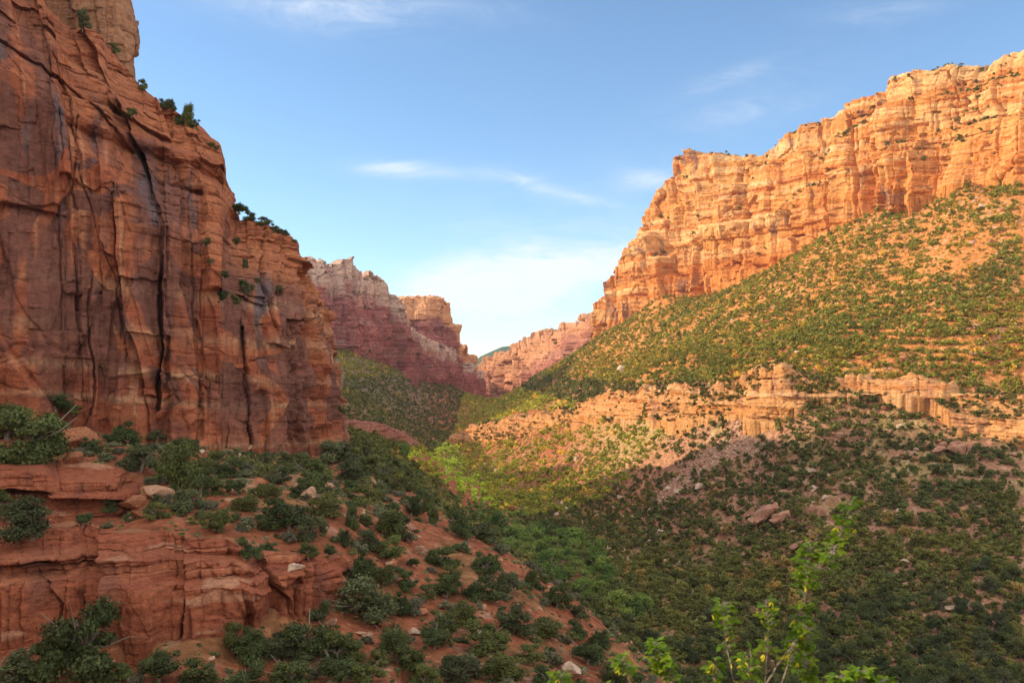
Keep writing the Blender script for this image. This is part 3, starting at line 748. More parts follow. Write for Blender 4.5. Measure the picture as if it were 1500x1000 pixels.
# ------------------------------------------------------------------ crowns
def ico(sub=0):
    import bmesh
    bm = bmesh.new(); bmesh.ops.create_icosphere(bm, subdivisions=sub + 1, radius=1.0)
    V = np.array([v.co[:] for v in bm.verts]); Q = np.array([[v.index for v in f.verts] for f in bm.faces]); bm.free()
    return V, Q


ICO0 = ico(0); ICO1 = ico(1); ICO3 = ico(3)


def crown(rng, n, size, base, flat=1.0, lobes=9, lean=0.15, tall=1.0, core=True, sprig=0.0):
    lobes = int(lobes * 1.5)
    """Foliage of a unit-wide bush: lobes clothed in small leafy triangles round a rough inner mass."""
    L = []
    for k in range(lobes):
        a = rng.random() * 6.283; r = 0.41 * math.sqrt(rng.random()); h = 0.07 + 0.68 * rng.random() * tall
        rr = (0.075 + 0.155 * rng.random() ** 1.3) * (1.1 - 0.35 * h / max(tall, 1))
        L.append((math.cos(a) * r * (1.15 - .5 * h / tall) + lean * (h - .3) * .3, math.sin(a) * r * (1.15 - .5 * h / tall), h * flat, rr, 0.72 + 0.56 * rng.random()))
    L = np.array(L)
    w = L[:, 3] ** 2; k = rng.choice(len(L), n, p=w / w.sum())
    d = rng.normal(size=(n, 3)); d /= np.linalg.norm(d, axis=1)[:, None]
    d[:, 2] = np.where((d[:, 2] < -0.35), -d[:, 2], d[:, 2])
    bump = 1 + 0.28 * n3(d[:, 0] * 2.2 + k * 3.1 + 40, d[:, 1] * 2.2 + 40, d[:, 2] * 2.2 + 40)
    rad = L[k, 3] * bump * (0.70 + 0.62 * rng.random(n) ** 1.3 + sprig * (rng.random(n) > .9) * 0.3)
    c = L[k, :3] + d * rad[:, None] * np.array([1, 1, 0.9])
    nrm = d + 0.75 * rng.normal(size=(n, 3)); nrm /= np.linalg.norm(nrm, axis=1)[:, None]
    t = np.cross(nrm, rng.normal(size=(n, 3))); t /= np.linalg.norm(t, axis=1)[:, None]
    b = np.cross(nrm, t)
    s = size * (0.6 + 0.8 * rng.random(n))[:, None]
    V = np.stack([c + t * s, c - t * s * 0.5 + b * s * 0.8, c - t * s * 0.5 - b * s * 0.8], 1).reshape(-1, 3)
    cf = (L[k, 4] * (0.8 + 0.4 * rng.random(n)))
    base = np.array(base)
    col = base[None, :] * cf[:, None]
    col = col * (1 + np.array([0.35, 0.15, -0.1])[None, :] * (rng.random((n, 1)) - 0.4))
    CV = np.repeat(col, 3, 0); Q = np.arange(3 * n).reshape(-1, 3)
    if core:
        iv, iq = ICO1 if n > 600 else ICO0
        for l in L:
            q = iv * l[3] * 0.6 * (1 + 0.2 * rng.normal(size=(len(iv), 1)).clip(-1, 1)) + l[:3]
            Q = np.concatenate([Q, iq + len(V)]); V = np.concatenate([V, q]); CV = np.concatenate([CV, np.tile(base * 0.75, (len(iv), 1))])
    V[:, 2] = np.maximum(V[:, 2], -0.02)
    return V, Q, CV


def tubes(paths, sides=6):
    V, Q = [], []
    for P, R in paths:
        P = np.array(P, float); n = len(P); b0 = sum(len(v) for v in V)
        T = np.gradient(P, axis=0); T /= np.linalg.norm(T, axis=1)[:, None] + 1e-9
        ref = np.array([0.31, 0.95, 0.02]); A = np.cross(T, ref); A /= np.linalg.norm(A, axis=1)[:, None] + 1e-9; Bv = np.cross(T, A)
        th = np.linspace(0, 2 * math.pi, sides, endpoint=False)
        ring = P[:, None, :] + np.array(R)[:, None, None] * (np.cos(th)[None, :, None] * A[:, None, :] + np.sin(th)[None, :, None] * Bv[:, None, :])
        V.append(ring.reshape(-1, 3))
        for i in range(n - 1):
            for j in range(sides):
                k = (j + 1) % sides
                Q.append((b0 + i * sides + j, b0 + i * sides + k, b0 + (i + 1) * sides + k, b0 + (i + 1) * sides + j))
    return np.concatenate(V), np.array(Q)


def trunk_mesh(rng, tall=1.0):
    paths = []
    base = np.array([0, 0, -0.15]); top = np.array([rng.normal() * .05, rng.normal() * .05, 0.30 * tall])
    mid = (base + top) / 2 + np.array([rng.normal() * .03, rng.normal() * .03, 0])
    paths.append(([base, mid, top], [0.055, 0.042, 0.03]))
    for k in range(5):
        a = rng.random() * 6.283; e = top + np.array([math.cos(a) * .26, math.sin(a) * .26, 0.16 + .2 * rng.random() * tall])
        m = (top + e) / 2 + np.array([0, 0, 0.04])
        paths.append(([mid if k % 2 else top, m, e], [0.028, 0.018, 0.007]))
    for k in range(3):      # dead limbs that stick out of the crown
        a = rng.random() * 6.283; e = top + np.array([math.cos(a) * .5, math.sin(a) * .5, 0.05 + .6 * rng.random() * tall]); m = (top + e) / 2 + rng.normal(size=3) * 0.03
        paths.append(([top, m, e], [0.016, 0.010, 0.004]))
    V, Q = tubes(paths, 7)
    return raw_mesh('trunk', V, Q, None, True)


rg = np.random.default_rng(5)
JUN = []      # (crown mesh, trunk mesh)
JG = [(0.088, 0.112, 0.036), (0.075, 0.100, 0.036), (0.115, 0.135, 0.040), (0.10, 0.115, 0.052), (0.070, 0.095, 0.032), (0.125, 0.135, 0.042)]
for k in range(12):
    V, Q, c = crown(rg, 4600, 0.026, JG[k % 6], lobes=12 + k % 4, tall=(0.85, 1.0, 1.15, 0.9)[k % 4], lean=rg.normal() * .4, sprig=1.0)
    me = raw_mesh('crown', V, Q, c, k=3); me.materials.append(M_LEAF)
    tm = trunk_mesh(rg); tm.materials.append(M_BARK)
    JUN.append((me, tm))
SHR = []
for k in range(6):
    V, Q, c = crown(rg, 900, 0.045, [(0.15, 0.165, 0.09), (0.12, 0.14, 0.05), (0.18, 0.185, 0.11), (0.085, 0.12, 0.045), (0.16, 0.17, 0.06), (0.14, 0.135, 0.09)][k], lobes=10, tall=0.7, flat=0.8, core=True, sprig=1.5)
    me = raw_mesh('shrub', V, Q, c, k=3); me.materials.append(M_LEAF); SHR.append(me)
COT = []
for k in range(5):
    V, Q, c = crown(rg, 1500, 0.035, [(0.18, 0.27, 0.055), (0.23, 0.30, 0.065), (0.12, 0.20, 0.045), (0.25, 0.30, 0.075), (0.19, 0.28, 0.055)][k], lobes=14, tall=1.0, core=True, sprig=1.0)
    me = raw_mesh('crown', V, Q, c, k=3); me.materials.append(M_COTT)
    tm = trunk_mesh(rg, 1.1); tm.materials.append(M_BARK); COT.append((me, tm))


def put_tree(kind, meshes, P, w, h, label, cat, group):
    e = bpy.data.objects.new(kind, None); C.objects.link(e); e.empty_display_size = 0.5
    e.location = (P[0], P[1], P[2] - 0.05 * h); e.rotation_euler = (0, 0, random.random() * 6.283); e.scale = (w, w, h)
    tag(e, label, cat, group)
    for nm, m in (('crown', meshes[0]), ('trunk', meshes[1])):
        o = bpy.data.objects.new(nm, m); C.objects.link(o); o.parent = e
    return e


# ------------------------------------------------------------------ scatter
def world_samples(n, px0, px1, y0, y1, rng):
    px = px0 + (px1 - px0) * rng.random(n); y = np.sqrt(y0 ** 2 + (y1 ** 2 - y0 ** 2) * rng.random(n))
    x = (px - 750) / F * y
    return x, y


COTZ = [(660, 686, 20, 34), (686, 718, 28, 18), (650, 660, 16, 14), (620, 672, 34, 8), (795, 800, 60, 22), (838, 838, 58, 28), (875, 862, 34, 20), (925, 902, 30, 12), (735, 764, 34, 14), (695, 740, 30, 12), (765, 782, 30, 12)]


def cott_zone(px, py):
    r = np.zeros(px.shape)
    for a, b, ra, rb in COTZ: r = np.maximum(r, 1 - ((px - a) / ra) ** 2 - ((py - b) / rb) ** 2)
    return r > 0


def thin(P, R, f=0.75):
    """Dart throwing: drop a plant that stands too deep inside an earlier one."""
    cell = 4.0; G = {}; keep = []
    for i in range(len(P)):
        x, y, _ = P[i]; r = R[i]; cx, cy = int(x // cell), int(y // cell); bad = False
        for a in (cx - 1, cx, cx + 1):
            for b in (cy - 1, cy, cy + 1):
                for j in G.get((a, b), ()):
                    if (P[j][0] - x) ** 2 + (P[j][1] - y) ** 2 < ((r + R[j]) * f) ** 2: bad = True; break
                if bad: break
            if bad: break
        if not bad: G.setdefault((cx, cy), []).append(i); keep.append(i)
    return np.array(keep, int)


rs = np.random.default_rng(23)
XS, YS = [], []
for n, a, b, y0, y1 in ((42000, 420, 1700, 170, 480), (68000, 480, 1650, 480, 1120), (5200, 430, 760, 850, 1350)):
    x, y = world_samples(n, a, b, y0, y1, rs); XS.append(x); YS.append(y)
X = np.concatenate(XS); Y = np.concatenate(YS); Z = terrain_z(X, Y)
PX = X / Y * F + 750; PY = HZ - Z / Y * F
sl_ = slope_of(X, Y, 1.5)
cl1 = fb2(X / 38.0 + 3, Y / 38.0 + 8, 4); cl2 = fb2(X / 11.0 + 3, Y / 11.0 + 1, 3)
gul = fb2((X * 0.66 - Y * 0.75) / 13.0, (X * 0.75 + Y * 0.66) / 75.0 + 5, 3)
dens = 0.98 + 1.1 * cl1 + 0.7 * cl2
up_ = (X > 30) & (PY < 560)
dens = np.where(up_, 0.98 + 1.3 * gul + 0.8 * cl2 + 0.4 * cl1, dens)
dens = np.where((X > 0) & (PY >= 560) & (PY < 660) & (PX > 1120), dens - 0.1, dens)
dens = np.where((PX > 660) & (PY > 600) & (PY < 700) & (Y > 380), dens - 0.12, dens)
dens = dens * (1 - 0.9 * scree_mask(X, Y, Z)) * (1 - 0.97 * (sl_ > 1.25))
dens = np.where((X < 0) & (Y < 480) & (PX > 480), dens + 0.25, dens)
dens = np.where((X < -40) & (Y > 480), dens + 0.35, dens)
ok = (rs.random(len(X)) < dens) & ~((X < 28) & (Y < 175))
P = np.stack([X, Y, Z], 1)[ok]
R = (0.7 + 1.75 * rs.random(len(P)) ** 2.3) * np.where(P[:, 1] < 480, 1.0, 1.12) * np.where((P[:, 2] > -15), 1.02, 1.05)
R = np.where((P[:, 1] > 380) & (P[:, 2] < -30), R * 0.85, R)
ordr = np.argsort(-R * (0.6 + 0.8 * rs.random(len(R)))); P, R = P[ordr], R[ordr]
kp = thin(P, R, 0.56); P = P[kp]; R = R[kp]
P = P[:, :]
PXs = P[:, 0] / P[:, 1] * F + 750; PYs = HZ - P[:, 2] / P[:, 1] * F
isC = cott_zone(PXs, PYs)
vis = visible(P, R * 1.6) | visible(P, R * 0.7)
ic_ = np.nonzero(isC)[0]; R[ic_] *= 0.75 + 0.7 * rs.random(len(ic_)); kc_ = ic_[thin(P[ic_], R[ic_] * 1.8, 0.66)]
mm_ = ~isC; mm_[kc_] = True; P, R, PXs, PYs, isC, vis = P[mm_], R[mm_], PXs[mm_], PYs[mm_], isC[mm_], vis[mm_]
print('scatter', len(P), 'visible', vis.sum(), 'cott', (isC & vis).sum(), round(time.time() - T0, 1))
# keep hidden plants only where a step aside would show them
keep = vis | (rs.random(len(P)) < 0.2)
P, R, PXs, PYs, isC, vis = P[keep], R[keep], PXs[keep], PYs[keep], isC[keep], vis[keep]


def scatter_mesh(name, label, cat, P, R, templ, mat, tints, rng, hk=(0.75, 1.15)):
    """Many plants baked into one mass."""
    n = len(P); vi = rng.integers(0, len(templ), n); VV, QQ, CC = [], [], []; off = 0
    for k, (V, Q, c) in enumerate(templ):
        m = np.nonzero(vi == k)[0]
        if not len(m): continue
        a = rng.random(len(m)) * 6.283; ca, sa = np.cos(a), np.sin(a)
        w = (R[m] * 2)[:, None]; hh = w * (hk[0] + (hk[1] - hk[0]) * rng.random(len(m)))[:, None]
        x = (V[None, :, 0] * ca[:, None] - V[None, :, 1] * sa[:, None]) * w + P[m, 0:1]
        y = (V[None, :, 0] * sa[:, None] + V[None, :, 1] * ca[:, None]) * w + P[m, 1:2]
        z = V[None, :, 2] * hh + P[m, 2:3] - 0.15
        VV.append(np.stack([x, y, z], -1).reshape(-1, 3))
        QQ.append((Q[None] + (np.arange(len(m)) * len(V))[:, None, None] + off).reshape(-1, 3)); off += len(m) * len(V)
        CC.append((c[None] * tints[m][:, None, :]).reshape(-1, 3))
    me = raw_mesh(name, np.concatenate(VV), np.concatenate(QQ), np.concatenate(CC), k=3)
    o = link(name, me, mat); tag(o, label, cat, kind='stuff'); return o


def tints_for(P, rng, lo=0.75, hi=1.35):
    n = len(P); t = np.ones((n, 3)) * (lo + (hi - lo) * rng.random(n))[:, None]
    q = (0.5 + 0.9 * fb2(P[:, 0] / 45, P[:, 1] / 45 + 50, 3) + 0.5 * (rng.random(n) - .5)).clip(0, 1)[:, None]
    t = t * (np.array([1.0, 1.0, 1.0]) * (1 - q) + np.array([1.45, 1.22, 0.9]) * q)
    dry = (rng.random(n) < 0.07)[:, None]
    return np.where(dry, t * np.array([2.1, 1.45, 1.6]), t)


JB = (0.112, 0.130, 0.042)
LODN = [crown(rg, 520, 0.062, JB, lobes=8 + k % 4, tall=(0.8, .95, 1.05)[k % 3], core=True, lean=rg.normal() * .3) for k in range(10)]
LODM = [crown(rg, 170, 0.10, JB, lobes=6 + k % 3, tall=(0.8, .95, 1.05)[k % 3], core=True, lean=rg.normal() * .3) for k in range(10)]
LODF = [crown(rg, 70, 0.15, JB, lobes=4 + k % 2, tall=(0.8, 0.95)[k % 2], core=True) for k in range(8)]

# ------------------------------------------------------------------ junipers standing apart on the near slope (base pixel, width and height in pixels)
NEARJ = [
 (52, 668, 100, 84), (12, 640, 62, 56), (176, 648, 44, 32), (203, 684, 52, 40), (256, 712, 56, 76), (252, 672, 44, 34), (300, 724, 50, 40), (300, 690, 46, 30), (338, 694, 46, 28),
 (42, 780, 82, 56), (2, 755, 40, 40), (121, 768, 26, 22), (162, 744, 24, 20), (228, 756, 36, 26), (231, 734, 16, 14), (275, 745, 46, 34), (312, 775, 44, 34),
 (366, 812, 34, 30), (399, 770, 50, 40), (360, 745, 40, 30), (120, 978, 112, 112), (30, 1004, 84, 46), (84, 965, 40, 30), (234, 1000, 58, 46), (292, 1004, 66, 42), (342, 950, 42, 44), (378, 962, 62, 44),
 (488, 674, 58, 36), (444, 676, 22, 18), (414, 706, 36, 26), (460, 716, 52, 42), (476, 752, 50, 44), (424, 770, 72, 44), (453, 790, 46, 34), (452, 816, 28, 20), (484, 812, 22, 18),
 (515, 770, 20, 40), (534, 738, 46, 34), (508, 796, 24, 22), (540, 800, 33, 30), (572, 784, 46, 44), (604, 754, 24, 34), (630, 762, 24, 40), (564, 706, 32, 22), (670, 782, 38, 44), (708, 788, 42, 26),
 (568, 812, 46, 26), (604, 826, 18, 14), (644, 824, 52, 30), (660, 844, 32, 22), (712, 838, 38, 30), (744, 862, 42, 30), (779, 856, 22, 28), (600, 858, 32, 24), (656, 870, 52, 30), (680, 912, 36, 44),
 (704, 870, 56, 34), (752, 924, 56, 42), (712, 952, 62, 40), (636, 946, 40, 34), (652, 924, 40, 34), (624, 876, 26, 26), (524, 848, 46, 40), (532, 900, 84, 62), (560, 852, 30, 30), (468, 912, 32, 34),
 (588, 972, 60, 46), (576, 944, 42, 36), (452, 958, 90, 56), (424, 962, 60, 42), (500, 968, 62, 46), (492, 1000, 62, 44), (424, 1006, 72, 44), (568, 894, 32, 30), (586, 896, 30, 30), (660, 980, 28, 26),
 (736, 990, 60, 40), (800, 1006, 38, 30), (820, 888, 40, 32), (800, 930, 50, 34), (842, 930, 32, 28), (676, 1000, 52, 36), (624, 1006, 42, 34), (860, 968, 46, 34), (900, 1002, 44, 34), (776, 968, 44, 30), (880, 940, 30, 22),
 (846, 900, 26, 20), (540, 1004, 50, 34), (362, 1006, 50, 34), (164, 1006, 50, 30), (390, 724, 36, 26), (436, 724, 24, 20), (510, 700, 46, 30), (536, 690, 40, 26), (590, 770, 26, 22), (556, 728, 26, 20),
 (590, 716, 30, 24), (130, 660, 30, 22), (228, 640, 24, 16), (108, 606, 26, 14), (82, 600, 40, 22), (280, 664, 30, 22), (318, 672, 28, 20), (362, 672, 22, 16), (392, 676, 26, 18), (420, 676, 22, 16), (346, 720, 30, 24), (240, 700, 30, 26),
]
CLIFFJ = [  # on the rim and ledges of the left cliff, seated by sliding down to the rock
 (208, 128, 16, 18, 30), (240, 156, 22, 16, 30), (248, 160, 16, 18, 30), (274, 180, 18, 36, 30), (284, 184, 16, 16, 30), (262, 178, 18, 12, 30), (308, 210, 14, 8, 30), (317, 214, 8, 7, 30), (120, 36, 20, 28, 40), (168, 75, 12, 16, 40),
 (348, 312, 28, 16, 40), (366, 318, 20, 16, 40), (386, 326, 22, 14, 40), (404, 336, 18, 12, 40), (416, 340, 14, 9, 40), (192, 168, 16, 14, 0), (182, 172, 10, 10, 0), (303, 356, 12, 12, 0), (307, 386, 10, 10, 0), (326, 402, 16, 12, 0),
 (360, 426, 20, 18, 0), (345, 440, 16, 12, 0), (325, 446, 18, 22, 0), (355, 416, 16, 10, 0), (376, 410, 10, 8, 0), (406, 424, 12, 12, 0), (358, 388, 10, 16, 0), (345, 352, 12, 10, 0), (494, 606, 20, 12, 0), (276, 172, 12, 10, 30), (430, 352, 10, 6, 40),
]
jcands = []
for px, py, w, h in NEARJ:
    p = terrain_hit(px, min(py, 1040), 60, 240) if py > 990 else seat(px, py)
    if p is None: continue
    jcands.append((np.array(p), w / F * p[1], h / F * p[1], px, py, 'near'))
for px, py, w, h, dn in CLIFFJ:
    p = seat(px, py, dn)
    if p is None or p[1] > 300: print('no seat', px, py); continue
    jcands.append((np.array(p) + np.array([0, 0.3, -0.1]), w / F * p[1], h / F * p[1], px, py, 'cliff'))
nearP = np.array([c[0] for c in jcands]); nearR = np.array([c[1] / 2 for c in jcands])

# more plants between them on the near slope
x, y = world_samples(14000, -80, 960, 66, 178, rs)
z = terrain_z(x, y); pp = np.stack([x, y, z], 1); pxx = x / y * F + 750; pyy = HZ - z / y * F
kk = (pyy > 595) & (pyy < 1040) & visible(pp, 0.4) & (slope_of(x, y, 1.0) < 0.95) & ~((x > 22) | ((x > 5) & (y > 140)))
dn = fb2(x / 9 + 5, y / 9, 3)
foot = sstep(108, 125, y) * (x < -20)
kk &= rs.random(len(x)) < (0.36 + 1.0 * dn + 0.5 * foot)
pp = pp[kk]; rr = 0.32 + 1.05 * rs.random(len(pp)) ** 2.4 + 0.3 * foot[kk] * rs.random(len(pp))
k2 = thin(pp, rr, 0.72); pp, rr = pp[k2], rr[k2]
dd = np.sqrt(((pp[:, None, :2] - nearP[None, :, :2]) ** 2).sum(2)) - nearR[None] * 0.8 - rr[:, None] * .5
m = dd.min(1) > 0; pp, rr = pp[m], rr[m]
# keep them off the rock bluffs
sz = seat
good = []
for i in range(len(pp)):
    q = pp[i]; a = (q[0] / q[1] * F + 750) / 2; b = (HZ - (q[2] + .3) / q[1] * F) / 2
    ai, bi = int(min(max(a, 0), BW - 1)), int(min(max(b, 0), BH - 1)); v = ZI[ai, bi]
    good.append(v >= 0 and SURF[ZOWN[v]][1] == 'terrain' or bi >= BH - 2)
good = np.array(good); pp, rr = pp[good], rr[good]
o = np.argsort(-rr / pp[:, 1]); pp, rr = pp[o], rr[o]
print('near shrubs', len(pp))

# ---- words that place a plant in the photo
ORD = ['first', 'second', 'third', 'fourth', 'fifth', 'sixth', 'seventh', 'eighth', 'ninth', 'tenth', 'eleventh', 'twelfth']


def zone(px, py, Y):
    if py < 250 and px < 330 or (py < 345 and px > 330 and px < 450): return 'on the skyline rim of the left cliff'
    if Y < 240 and px < 500 and py < 590: return 'on a ledge of the left cliff'
    if py < 700 and px < 110: return 'on the ledge top below the cliff at far left'
    if py < 690 and px < 290: return 'at the foot of the varnished cliff wall'
    if py < 700 and px < 430: return 'under the undercut foot of the left cliff'
    if py < 730 and px < 520: return 'below the right end of the left cliff'
    if py < 730: return 'on the spur beyond the cliff corner'
    if py < 800 and px < 200: return 'against the overhanging slab ledge'
    if py < 800 and px < 400: return 'on the terrace above the layered bluff'
    if py < 830 and px < 520: return 'on the slope above the right end of the bluff'
    if px < 160: return 'in the bottom left corner below the bluff'
    if px < 330: return 'at the bottom edge below the bluff face'
    if px < 480 and py > 900: return 'at the foot of the bluff face'
    if px < 600 and py > 930: return 'at the bottom edge right of the bluff'
    if px < 600 and py > 830: return 'just right of the bluff end'
    if px < 640 and py < 830: return 'on the red slope right of the bluff top'
    if py < 850: return 'along the spur crest above the valley trees'
    if px < 720 and py < 930: return 'in the middle of the red near slope'
    if px < 720: return 'at the bottom edge of the red near slope'
    if py < 930: return 'on the lower spur beside the valley floor'
    return 'at the foot of the spur by the bottom edge'


def finish_labels(rows, noun, words):
    """rows: dicts with px, py, w, h, Y. Makes each label single out one plant by size, shape and order in its zone."""
    Z = {}
    for r in rows: Z.setdefault(zone(r['px'], r['py'], r['Y']), []).append(r)
    for z, L in Z.items():
        big = max(L, key=lambda r: r['w'] * r['h'])
        L.sort(key=lambda r: r['px'])
        n = len(L)
        for i, r in enumerate(L):
            sh = 'upright' if r['h'] > 1.12 * r['w'] else ('low spreading' if r['h'] < 0.62 * r['w'] else 'round')
            if i and i < n - 1 and r is not big: words_ = ''
            else: words_ = words + ' '
            if n == 1: q = 'only ' + sh + ' ' + noun
            elif r is big: q = 'biggest ' + noun
            elif i == 0: q = 'leftmost ' + sh + ' ' + noun
            elif i == n - 1: q = 'rightmost ' + sh + ' ' + noun
            elif i <= 11: q = ORD[i] + ' ' + noun + ' from left, ' + sh
            else: q = ORD[min(n - 1 - i, 11)] + ' ' + noun + ' from right, ' + sh
            r['label'] = q.replace(noun, words_ + noun, 1) + ' ' + z


rows = [dict(px=c[3], py=c[4], w=c[1], h=c[2], Y=c[0][1], P=c[0]) for c in jcands]
finish_labels(rows, 'juniper', 'dark green')
for i, r in enumerate(rows):
    g = 'junipers on the rim and ledges of the left cliff' if r['py'] < 612 and r['Y'] > 128 else 'junipers on the near slope'
    put_tree('juniper_tree', JUN[(i * 5) % len(JUN)], r['P'], r['w'] * 1.08, r['h'] * 1.18, r['label'], 'juniper', g)
NIND = len(rows)

# near shrubs: the largest 240 are things, each zone's look-alikes share a label
nsh = min(290, len(pp))
for i in range(nsh):
    q = pp[i]; px = q[0] / q[1] * F + 750; py = HZ - q[2] / q[1] * F
    k = int(rs.integers(0, 6)); cn_ = ['grey green', 'olive green', 'pale silvery', 'dark green', 'yellow green', 'brownish'][k]
    o = bpy.data.objects.new('shrub', SHR[k]); C.objects.link(o)
    o.location = (q[0], q[1], q[2] - 0.08); w_ = rr[i] * 1.9; o.scale = (w_, w_, w_ * (0.7 + 0.5 * rs.random())); o.rotation_euler = (0, 0, rs.random() * 6.28)
    tag(o, 'small ' + cn_ + ' shrub ' + zone(px, py, q[1]), 'shrub', 'small ' + cn_ + ' shrubs ' + zone(px, py, q[1]))
small = [crown(rg, 130, 0.1, [(0.13, 0.16, 0.09), (0.09, 0.13, 0.05), (0.15, 0.17, 0.08)][k % 3], lobes=5, tall=0.6, flat=0.7) for k in range(6)]
rest = pp[nsh:]; rrest = rr[nsh:]
# tiny tufts everywhere on the near slope
x, y = world_samples(9000, -80, 960, 66, 178, rs); z = terrain_z(x, y)
kk = ((rs.random(len(x)) < 0.14 + 0.8 * fb2(x / 12 + 25, y / 12, 3))) & ~((x > 24) | ((x > 8) & (y > 145)))
tp = np.stack([x, y, z], 1)[kk]; tr = 0.12 + 0.2 * rs.random(len(tp))
scatter_mesh('undergrowth', 'low grey green scrub and grass tufts between the junipers of the near slope', 'undergrowth', np.concatenate([rest, tp]), np.concatenate([rrest, tr]), small, M_LEAF, tints_for(np.concatenate([rest, tp]), rs, 0.8, 1.5), rs)

# ---- cottonwoods of the valley floor
cm_ = isC & vis; ci = np.nonzero(cm_)[0]
ci = ci[np.argsort(P[ci, 1])]
print('cottonwoods', len(ci))
CZN = ['bright green cottonwood in the valley clump beyond the spur', 'bright green cottonwood on the far valley floor in the canyon gap', 'green cottonwood hanging on the slope beyond the cliff corner']
for n_, i in enumerate(ci[:150]):
    zz_ = 0 if PYs[i] > 745 else (2 if PXs[i] < 645 else 1)
    w_ = R[i] * 2.9; lab = CZN[zz_]
    put_tree('cottonwood_tree', COT[n_ % 5], P[i], w_, w_ * (0.8 + 0.3 * rs.random()), lab, 'cottonwood', lab.replace('cottonwood', 'cottonwoods'))
restC = ci[150:]
# ---- the largest plants of the right-hand slope are things too
rem = np.nonzero(~isC & vis)[0]; rem = rem[np.argsort(-(R[rem] / P[rem, 1]))]
nj = max(0, 300 - NIND); sel = rem[:nj]


def rzone(px, py):
    if px < 700: return 'on the dark slope beyond the cliff corner'
    if px < 1000: return 'beside the valley floor left of the foreground sapling'
    if px < 1250: return 'behind the foreground sapling on the shaded lower slope'
    return 'in the shaded woodland at the lower right corner'


for n_, i in enumerate(sel):
    lab = 'rounded dark juniper ' + rzone(PXs[i], PYs[i])
    put_tree('juniper_tree', JUN[n_ % len(JUN)], P[i], R[i] * 2.1, R[i] * 2.1, lab, 'juniper', lab.replace('juniper', 'junipers'))
drop = np.zeros(len(P), bool); drop[sel] = True; drop[ci[:150]] = True
m = ~drop; PW, RW2, cW = P[m], R[m], isC[m]
tw = tints_for(PW, rs)
tw[cW] = np.array([1.6, 1.9, 1.3]) * (0.8 + 0.4 * rs.random((cW.sum(), 1)))
sunlit_grass = ((PW[:, 1] > 430) & (PW[:, 2] < -25) & (PW[:, 0] > -60))
tw[sunlit_grass] *= np.array([2.7, 2.5, 1.2])  # yellow-green plants below the bench, sunlight brightened into their tint
tw[PW[:, 2] > -10] *= np.array([1.75, 1.6, 1.0])  # plants of the sunlit upper slope lightened in colour to look lit
dN = PW[:, 1] < 330; dM = (PW[:, 1] >= 330) & (PW[:, 1] < 620); dF = PW[:, 1] >= 620
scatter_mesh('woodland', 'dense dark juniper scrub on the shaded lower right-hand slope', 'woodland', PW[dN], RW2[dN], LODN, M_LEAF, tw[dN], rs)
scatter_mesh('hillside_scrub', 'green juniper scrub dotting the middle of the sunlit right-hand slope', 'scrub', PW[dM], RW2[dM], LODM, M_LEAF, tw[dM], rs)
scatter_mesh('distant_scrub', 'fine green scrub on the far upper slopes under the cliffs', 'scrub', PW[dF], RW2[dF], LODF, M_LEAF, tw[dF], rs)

x, y = world_samples(60000, 560, 1560, 170, 800, rs); z = terrain_z(x, y); q = np.stack([x, y, z], 1)
kk = (rs.random(len(x)) < 0.55 + 0.8 * fb2(x / 9 + 25, y / 9, 3) - 0.7 * scree_mask(x, y, z)) & visible(q, 0.5 + 0 * x) & (slope_of(x, y) < 1.3) & ~((x < 28) & (y < 175)); q = q[kk]
tt_ = tints_for(q, rs, 0.8, 1.5); tt_[(q[:, 2] > -45) & (q[:, 1] > 330)] *= np.array([1.6, 1.4, 0.9]); tt_[(q[:, 2] < -25) & (q[:, 1] > 420)] *= np.array([1.5, 1.45, 1.1])  # tufts over sunlit ground also carry sunlight in their tint
tiny = [crown(rg, 26, 0.2, (0.17, 0.17, 0.07), lobes=2, tall=0.5, flat=0.7, core=False) for k in range(8)]
scatter_mesh('low_scrub', 'yellow green grass tufts and low bushes between the junipers of the right-hand slope', 'scrub', q, (0.25 + 0.55 * rs.random(len(q)) ** 2) * np.clip(q[:, 1] / 350, 0.9, 1.6), tiny, M_LEAF, tt_, rs)
print('low scrub', len(q))
# ---- plants on rims and ledges of the sunlit walls: seated where the rock turns level
RP, RRr = [], []
for A, nm in SURF[1:]:
    if nm not in ('rock_wall', 'bench_cliff', 'distant_wall', 'distant_butte', 'distant_dome'): continue
    du = np.zeros_like(A); dv = np.zeros_like(A)
    du[1:-1] = A[2:] - A[:-2]; dv[:, 1:-1] = A[:, 2:] - A[:, :-2]
    nr = np.cross(du, dv); L_n = np.linalg.norm(nr, axis=2) + 1e-9; nz = np.abs(nr[..., 2]) / L_n
    m = (nz > 0.72) & (rs.random(nz.shape) < {'rock_wall': 0.03, 'bench_cliff': 0.055, 'distant_wall': 0.02, 'distant_butte': 0.02, 'distant_dome': 0.02}[nm])
    m &= fb2(A[..., 0] / 22, A[..., 1] / 22 + A[..., 2] / 22, 3) > (0.20 if nm != 'bench_cliff' else -0.05)
    q = A[m]; v = visible(q, np.full(len(q), 1.5)); q = q[v]
    r_ = 0.9 + 1.5 * rs.random(len(q)) ** 1.5
    if nm == 'bench_cliff': r_ *= 0.8
    RP.append(q); RRr.append(r_)
RP = np.concatenate(RP); RRr = np.concatenate(RRr); kx = thin(RP, RRr, 0.45); RP, RRr = RP[kx], RRr[kx]
print('rim plants', len(RP))
scatter_mesh('ledge_scrub', 'small junipers and bushes on the ledges and rims of the sunlit walls', 'scrub', RP, RRr, LODF, M_LEAF, tints_for(RP, rs) * np.array([1.0, 0.95, 0.9]), rs)
print('plants', round(time.time() - T0, 1))


